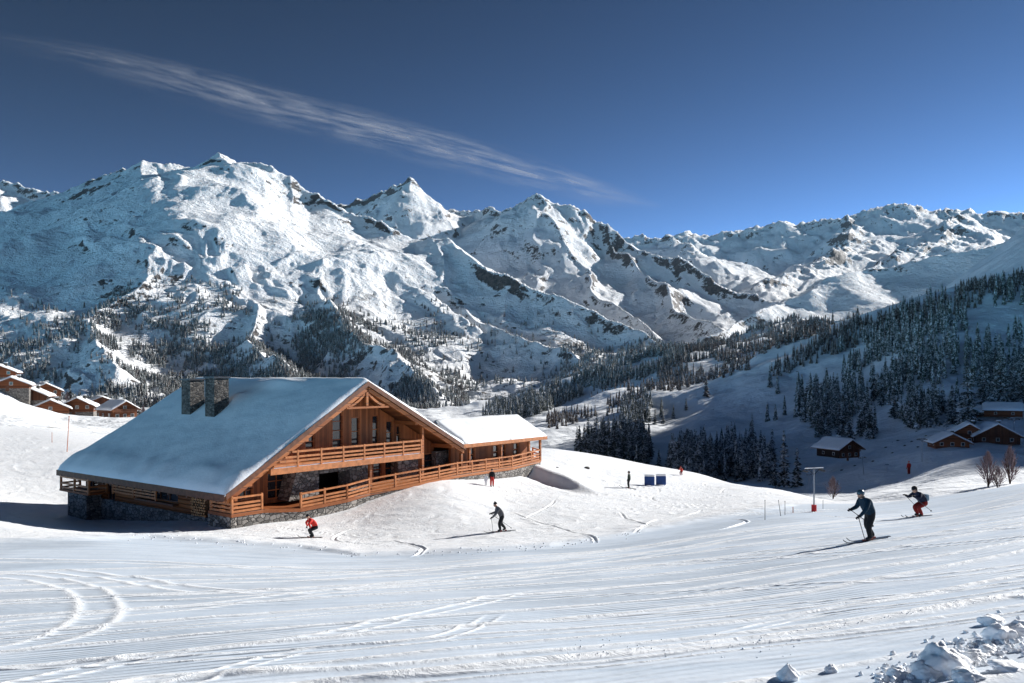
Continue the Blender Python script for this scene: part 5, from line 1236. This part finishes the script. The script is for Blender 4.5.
# 5: red jacket braking in a spray of snow below the terrace
y = on_ground(313, 538); o, _ = person(311, 538, y, 120, mod(CROUCH, lh=(-.45, .2, .62), lw=(-.42, .16, .68), rh=(.5, .1, .6), rw=(.46, .08, .66)), 'skier in bright red jacket braking below the terrace opening', [RED, BLACK, BLACK, BLACK], hat='beanie', scale=24 * y / F / 1.42)
ski(o, (-.13, .0, 0), 0, 'left ski of the red jacket skier', 1.5); ski(o, (.13, .0, 0), 0, 'right ski of the red jacket skier', 1.5)
pole(o, (.5, .1, .6), (.85, -.2, .05), 'ski pole held out by the red jacket skier')
# 6/7: adult in red trousers and child in white by the terrace
y = on_ground(491, 487); o, _ = person(492, 487, y, 200, STAND, 'standing adult in black jacket and red trousers beside the child near the terrace', [BLACK, RED, BLACK, BLACK], hat='beanie', scale=17.5 * y / F / 1.74)
o, _ = person(486, 487, y, 190, mod(STAND, lh=(-.35, .05, .85)), 'small child in white snowsuit beside the adult in red trousers', [WHITE, WHITE, PBLUE, WHITE], hat='hood', scale=11 * y / F / 1.74)
# 8/9: far red figures
y = find_y(909, 475, 110); person(909, 475, y, 20, STAND, 'distant person in red standing on the shaded slope below the lift pylons', [RED, DRED, BLACK, RED], hat='beanie', scale=13 * y / F / 1.74)
y = on_ground(681, 475.5); person(681, 475.2, y, 150, mod(CROUCH), 'distant person in red crouching at the crest before the frosted spruce', [RED, DRED, BLACK, RED], hat='beanie', scale=9 * y / F / 1.42)

# ================================================================ lift pylons, poles, panels, blocks
REDP = plain('red_padding', (.60, .03, .03), .6, .3, 0, .12, 5); BLUEP = plain('blue_padding', (.012, .05, .19), .55, .3, 0, .15, 3); PW = plain('orange_marker_pole', (.55, .16, .08), .5)
def pylon(px, row, hp, y, rz, label, group, arm=.34, pad=False, lean=0, snowy=False):
    x = (px - CX) / F * y; z = h1(x, y); h = hp * y / F
    o = empty('lift_pylon', (x, y, z), R(rz), label, 'lift pylon', group); r = max(.05, h * .015)
    q = MB(); q.tube((0, 0, -.5), (lean * h, 0, h * .96), r, r * .7, 8); q.build('mast', METAL if snowy else DMETAL, o)
    q = MB(); L = h * arm; q.bar((lean * h - L / 2, 0, h * .93), (lean * h + L / 2, 0, h * .93), r * 1.1, r * 1.3); q.bar((lean * h - L * .3, 0, h * .93), (lean * h, 0, h * .80), r * .6); q.bar((lean * h + L * .3, 0, h * .93), (lean * h, 0, h * .80), r * .6); q.build('crossarm', DMETAL, o)
    for s in (-1, 1):
        q = MB(); xx = lean * h + s * L * .45
        q.bar((xx, -h * .09, h * .90), (xx, h * .09, h * .90), r * .8, r)
        for t in (-.07, -.025, .025, .07): q.tube((xx - r * .5, h * t, h * .885), (xx + r * .5, h * t, h * .885), h * .018, h * .018, 8)
        q.build('sheave_train', DMETAL, o)
    if snowy: q = MB(); q.box(lean * h - L / 2, lean * h + L / 2, -r * .9, r * .9, h * .93 + r * .66, h * .93 + r * 1.7); q.build('snow_cap', RSNOW, o, bevel=.02)
    if pad: q = MB(); q.tube((0, 0, .02), (0, 0, h * .15), h * .055, h * .055, 12); q.build('padding', REDP, o)
    return o
y = on_ground(814, 512); pylon(814, 512, 46, y, 20, 'snowy steel lift pylon with red padding round its foot', None, .5, True, 0, True)
GP = 'dark lift pylons across the valley'
for px, row, hp, lab, lean in ((864, 476, 19, 'leaning dark pylon on the shaded slope right of the lone chalet', -.12), (922, 463, 25, 'pylon with crossarm just left of the chalet cluster', 0), (1014, 446, 28, 'pylon standing behind the right end of the chalet cluster', 0), (946, 440, 15, 'short pylon behind the front chalet of the cluster', 0), (809, 486, 13, 'low dark pylon left of the snowy one with the red pad', 0), (887, 474, 9, 'stubby snow capped post on the shaded slope above the skiers', 0)):
    pylon(px, row, hp, find_y(px, row, 135), 25, lab, GP, .45, False, lean, True)
def far_y(px, row, lo=1550, hi=4500):
    j = int(np.clip(np.searchsorted(mu, (px - CX) / F), 0, len(mu) - 1)); c = mrow[:, j]; k = np.where((my > lo) & (my < hi) & (c <= row))[0]
    return float(my[k[0]]) if len(k) else 2200.0
GM = 'pylons on the mountain'
for px, row, hp, lab in ((461, 320, 14, 'tiny pylon high on the sunny mountain flank, upper one'), (495, 347, 18, 'taller tiny pylon lower on the sunny mountain flank'), (413, 276, 9, 'tiny pylon highest on the mountain near the rocks'), (162, 262, 9, 'tiny pylon on the groomed run high on the left mountain'), (201, 270, 11, 'tiny pylon beside the run junction on the left mountain')):
    yy = far_y(px, row); pylon(px, row, hp, yy, 30, lab, GM, .4)
def stake(px, row, hp, label, group, mat=PW, lean=0.0, rr=.025):
    y = on_ground(px, row); x = (px - CX) / F * y; h = hp * y / F; q = MB(); q.tube((0, 0, -.1), (lean, 0, h * .97), rr, rr * .8, 6); q.tube((lean, 0, h * .97), (lean, 0, h), rr * 1.5, rr * 1.1, 6)
    o = q.build('marker_pole', mat); o.location = (x, y, h1(x, y)); tag(o, label, 'marker pole', group)
GS = 'thin marker poles near the skiers'
stake(765, 520, 20, 'tallest thin marker pole left of the red padded pylon', GS, DMETAL, 0, .018); stake(781, 516, 16, 'leaning thin marker pole in the group near the red padded pylon', GS, DMETAL, -.15, .018)
stake(785, 515, 14, 'upright thin marker pole closest to the leaning one', GS, DMETAL, 0, .018); stake(793, 513, 6, 'shortest stub of the marker poles near the red padded pylon', GS, PW, 0, .03); stake(823, 509, 9, 'pale short pole just right of the red padded pylon', GS, METAL, 0, .02)
stake(67, 452, 36, 'tall orange marker pole on the bright snow behind the chalet roof', 'orange poles behind the chalet', PW, .25, .045); stake(52, 443, 10, 'short faint pole left of the tall orange one', 'orange poles behind the chalet', PW, 0, .03)
# blue padded panels
for px, lab in ((649.5, 'left blue padded panel with snow on top near the crest'), (661, 'right blue padded panel with snow on top near the crest')):
    y = on_ground(px, 486); x = (px - CX) / F * y; z = h1(x, y); s = y / F
    o = empty('padded_panel', (x, y, z), R(-4 if px < 655 else 5), lab, 'barrier', 'blue padded panels')
    q = MB(); q.box(-5 * s, 5 * s, -.12, .12, .06, 9.6 * s); q.build('cushion', BLUEP, o, bevel=.05)
    q = MB(); q.box(-5.1 * s, 5.1 * s, -.15, .14, 9.6 * s + .002, 9.6 * s + .17); q.build('snow_cap', RSNOW, o, bevel=.06)
    q = MB()
    for a in (-4.2 * s, 4.2 * s): q.tube((a, .16, -.2), (a, .16, 9 * s), .03, .03, 6)
    q.build('posts', METAL, o)
# snow lumps thrown up beside the piste
SN = PISTE
def lump(px, row, wp, hp, label, group, seed, y=None, peak=0.0, mat=None):
    y = y or on_ground(px, row); x = (px - CX) / F * y; z = h1(x, y); s = y / F; bm = bmesh.new(); bmesh.ops.create_icosphere(bm, subdivisions=4, radius=1)
    P = np.array([v.co[:] for v in bm.verts]); n = .30 * fbm(P[:, 0] * 1.3 + seed * 7, P[:, 1] * 1.3 + P[:, 2] * .9, 4, seed) + .16 * ridged(P[:, 0] * 2.2 + P[:, 2], P[:, 1] * 2.2 + seed, 4, seed + 5) + .05 * fbm(P[:, 0] * 9, P[:, 1] * 9 + P[:, 2] * 7, 2, seed)
    for v, d, p in zip(bm.verts, n, P):
        k = 1 + d; zz = p[2] * k; tp = 1 - peak * max(0, zz) * .75
        v.co = (p[0] * k * wp * .5 * s * tp, p[1] * k * wp * .45 * s * tp, (zz * .5 + .24) * hp * s)
    me = bpy.data.meshes.new('snow_lump'); bm.to_mesh(me); bm.free()
    for f in me.polygons: f.use_smooth = True
    o = link('snow_lump', me, None, [LSNOW]); o.location = (x, y, z); tag(o, label, 'snow lump', group); return o
t = NT('broken_snow'); p = t.obj(); n_ = t.noise(14, 5, .65, p); LSNOW = t.bsdf(rgb(.90, .91, .93), .6, .3, t.bump(n_, .4, .02))
GL = 'snow lumps in the right foreground'
for i, (px, row, wp, hp, lab, pk) in enumerate(((788, 680, 20, 20, 'drop shaped snow lump with a pointed top alone near the bottom edge', .9), (831, 672, 11, 9, 'small round snow ball right of the pointed lump', 0),
     (944, 672, 44, 34, 'largest jagged snow block of the pile in the lower right corner', .35), (925, 676, 30, 18, 'snow block leaning on the left side of the largest block', .2), (897, 678, 18, 13, 'small snow block at the left end of the pile', .1), (966, 682, 26, 14, 'low snow block in front of the largest block', 0),
     (1000, 640, 26, 20, 'boxy snow block at the right edge of the upper pile', .1), (1018, 636, 24, 18, 'snow block cut by the right edge of the picture', .1), (992, 624, 22, 11, 'flat snow block topmost of the upper pile', 0), (975, 659, 20, 11, 'low snow lump between the two piles', 0), (988, 652, 14, 8, 'tiny snow lump above the low one between the piles', 0), (1006, 668, 30, 8, 'flat long snow lump at the lower right', 0))):
    lump(px, row, wp, hp, lab, GL, i + 3, None, pk)
# crumbs: countless little bits of broken snow
def crumbs():
    Vs = []; Qs = []; off = 0; bm = bmesh.new(); bmesh.ops.create_icosphere(bm, subdivisions=1, radius=1); B = np.array([v.co[:] for v in bm.verts]); Fc = np.array([[v.index for v in f.verts] for f in bm.faces]); bm.free()
    spots = []
    for _ in range(420): t_ = rng.random(); spots.append((880 + 150 * t_ + rng.normal(0, 14), 684 - 50 * t_ + rng.normal(0, 9), rng.uniform(.008, .04)))
    for _ in range(60): t_ = rng.random(); spots.append((700 + 324 * t_, 652 - 60 * t_ + rng.normal(0, 2.0), rng.uniform(.005, .011)))
    for _ in range(170): a = rng.uniform(120, 640); spots.append((a, np.interp(a, _lipx, _lipr) + rng.normal(-.5, 1.6), rng.uniform(.015, .055)))
    for _ in range(60): spots.append((rng.uniform(560, 800), rng.uniform(635, 660), rng.uniform(.006, .014)))
    for px, row, r in spots:
        y = on_ground(px, row); x = (px - CX) / F * y; z = h1(x, y); S = B * rng.uniform(.6, 1.3, (len(B), 1)) * r
        Vs.append(S + np.array([x, y, z + r * .3])); Qs.append(Fc + off); off += len(B)
    me = np_mesh('snow_crumbs', np.concatenate(Vs), np.concatenate(Qs), [LSNOW], smooth=False)
    tag(link('snow_crumbs', me), 'scattered crumbs of broken snow along the piste edges', 'snow crumbs', None, 'stuff')
crumbs()
# small rocks and tufts poking through the snow near the crest and on the slopes
ROCK = plain('rock', (.09, .08, .075), .9, .2, 0, .3, 6, .4)
def rock(px, row, wp, label, group, seed):
    y = on_ground(px, row) if row > 445 and px < 700 else find_y(px, row, 135); x = (px - CX) / F * y; z = h1(x, y); s = wp * y / F * .5
    bm = bmesh.new(); bmesh.ops.create_icosphere(bm, subdivisions=2, radius=1); rs = random.Random(seed)
    for v in bm.verts: v.co = Vector((v.co.x * s, v.co.y * s, v.co.z * s * .55)) * rs.uniform(.75, 1.2)
    me = bpy.data.meshes.new('rock'); bm.to_mesh(me); bm.free(); o = link('rock', me, None, [ROCK]); o.location = (x, y, z); tag(o, label, 'rock', group)
rock(557, 468, 3, 'small dark stone above the shaded snow bank', None, 1); rock(587, 469, 6, 'flat dark stone on the snow right of the shaded bank', None, 2)
for i, (px, row) in enumerate(((905, 446), (912, 442), (886, 448), (893, 453), (873, 462), (926, 436), (855, 466), (842, 471), (898, 441), (918, 448))):
    rock(px, row, 3.2, 'small dark bush tip poking through the snow between the two chalet sites', 'tips poking through the valley snow', 20 + i)
# cirrus streak, high above everything
t = NT('cirrus'); p = t.obj(); sx = t.n('SeparateXYZ'); t.set(sx.inputs[0], p)
ca_ = t.n('Attribute', attribute_name='along').outputs['Fac']; cv_ = t.n('Attribute', attribute_name='across').outputs['Fac']
cx3 = t.n('CombineXYZ'); t.set(cx3.inputs[0], ca_); t.set(cx3.inputs[1], cv_)
g1 = t.noise(1.0, 7, .64, t.mapv(cx3.outputs[0], (3.0, 2.6, 1), (0, 0, R(4))), .4); g2 = t.noise(1.0, 5, .6, t.mapv(cx3.outputs[0], (5.0, .9, 1)))
fe = t.n('Attribute', attribute_name='soft').outputs['Fac']
al = t.math('MULTIPLY', t.math('MULTIPLY', t.ramp(g1, .30, .75), t.ramp(g2, .2, .6)), t.math('MULTIPLY', fe, .50), clamp=True)
tr = t.n('BsdfTransparent'); df = t.n('BsdfTranslucent'); df.inputs[0].default_value = rgb(.9, .9, .92); d2 = t.n('BsdfDiffuse'); d2.inputs[0].default_value = rgb(.9, .9, .92)
ad = t.n('MixShader'); ad.inputs[0].default_value = .5; t.set(ad.inputs[1], df); t.set(ad.inputs[2], d2)
mx_ = t.n('MixShader'); t.set(mx_.inputs[0], al); t.set(mx_.inputs[1], tr); t.set(mx_.inputs[2], ad); t.t.links.new(mx_.outputs[0], t.out.inputs[0])
HC = 5200.0; cl = [(-40, 34, 9), (60, 55, 16), (180, 82, 22), (300, 112, 24), (420, 145, 23), (520, 172, 20), (600, 192, 15), (660, 206, 6)]
V = []; S = []; AL_ = []; AC_ = []
for c, r_, hw in np.array([np.interp(np.linspace(0, 7, 90), range(8), [q[i] for q in cl]) for i in range(3)]).T:
    for j in range(21):
        v = (j / 10 - 1); rr_ = r_ + v * hw; yy = HC * F / (HY - rr_); V.append(((c - CX) / F * yy, yy, HC + 60 * math.cos(v * 1.5) + 40 * math.sin(c / 60)))
        AL_.append(c / 640 * 3); AC_.append(v * 1.6 + c / 640 * .6)
        e = min(1, max(0, c - 10) / 330 + .08, (675 - c) / 90); S.append(max(0, 1 - abs(v)) ** 1.2 * max(0, e))
V = np.array(V); n = 90; i = (np.arange(89)[:, None] * 21 + np.arange(20)).ravel(); Qc = np.stack([i, i + 1, i + 22, i + 21], -1)
me = np_mesh('cloud', V, Qc, [t.mat]); a = me.attributes.new('soft', 'FLOAT', 'POINT'); a.data.foreach_set('value', np.array(S, np.float32)); tag(link('cloud', me), kind='structure')
for nm, arr in (('along', AL_), ('across', AC_)): a = me.attributes.new(nm, 'FLOAT', 'POINT'); a.data.foreach_set('value', np.array(arr, np.float32))
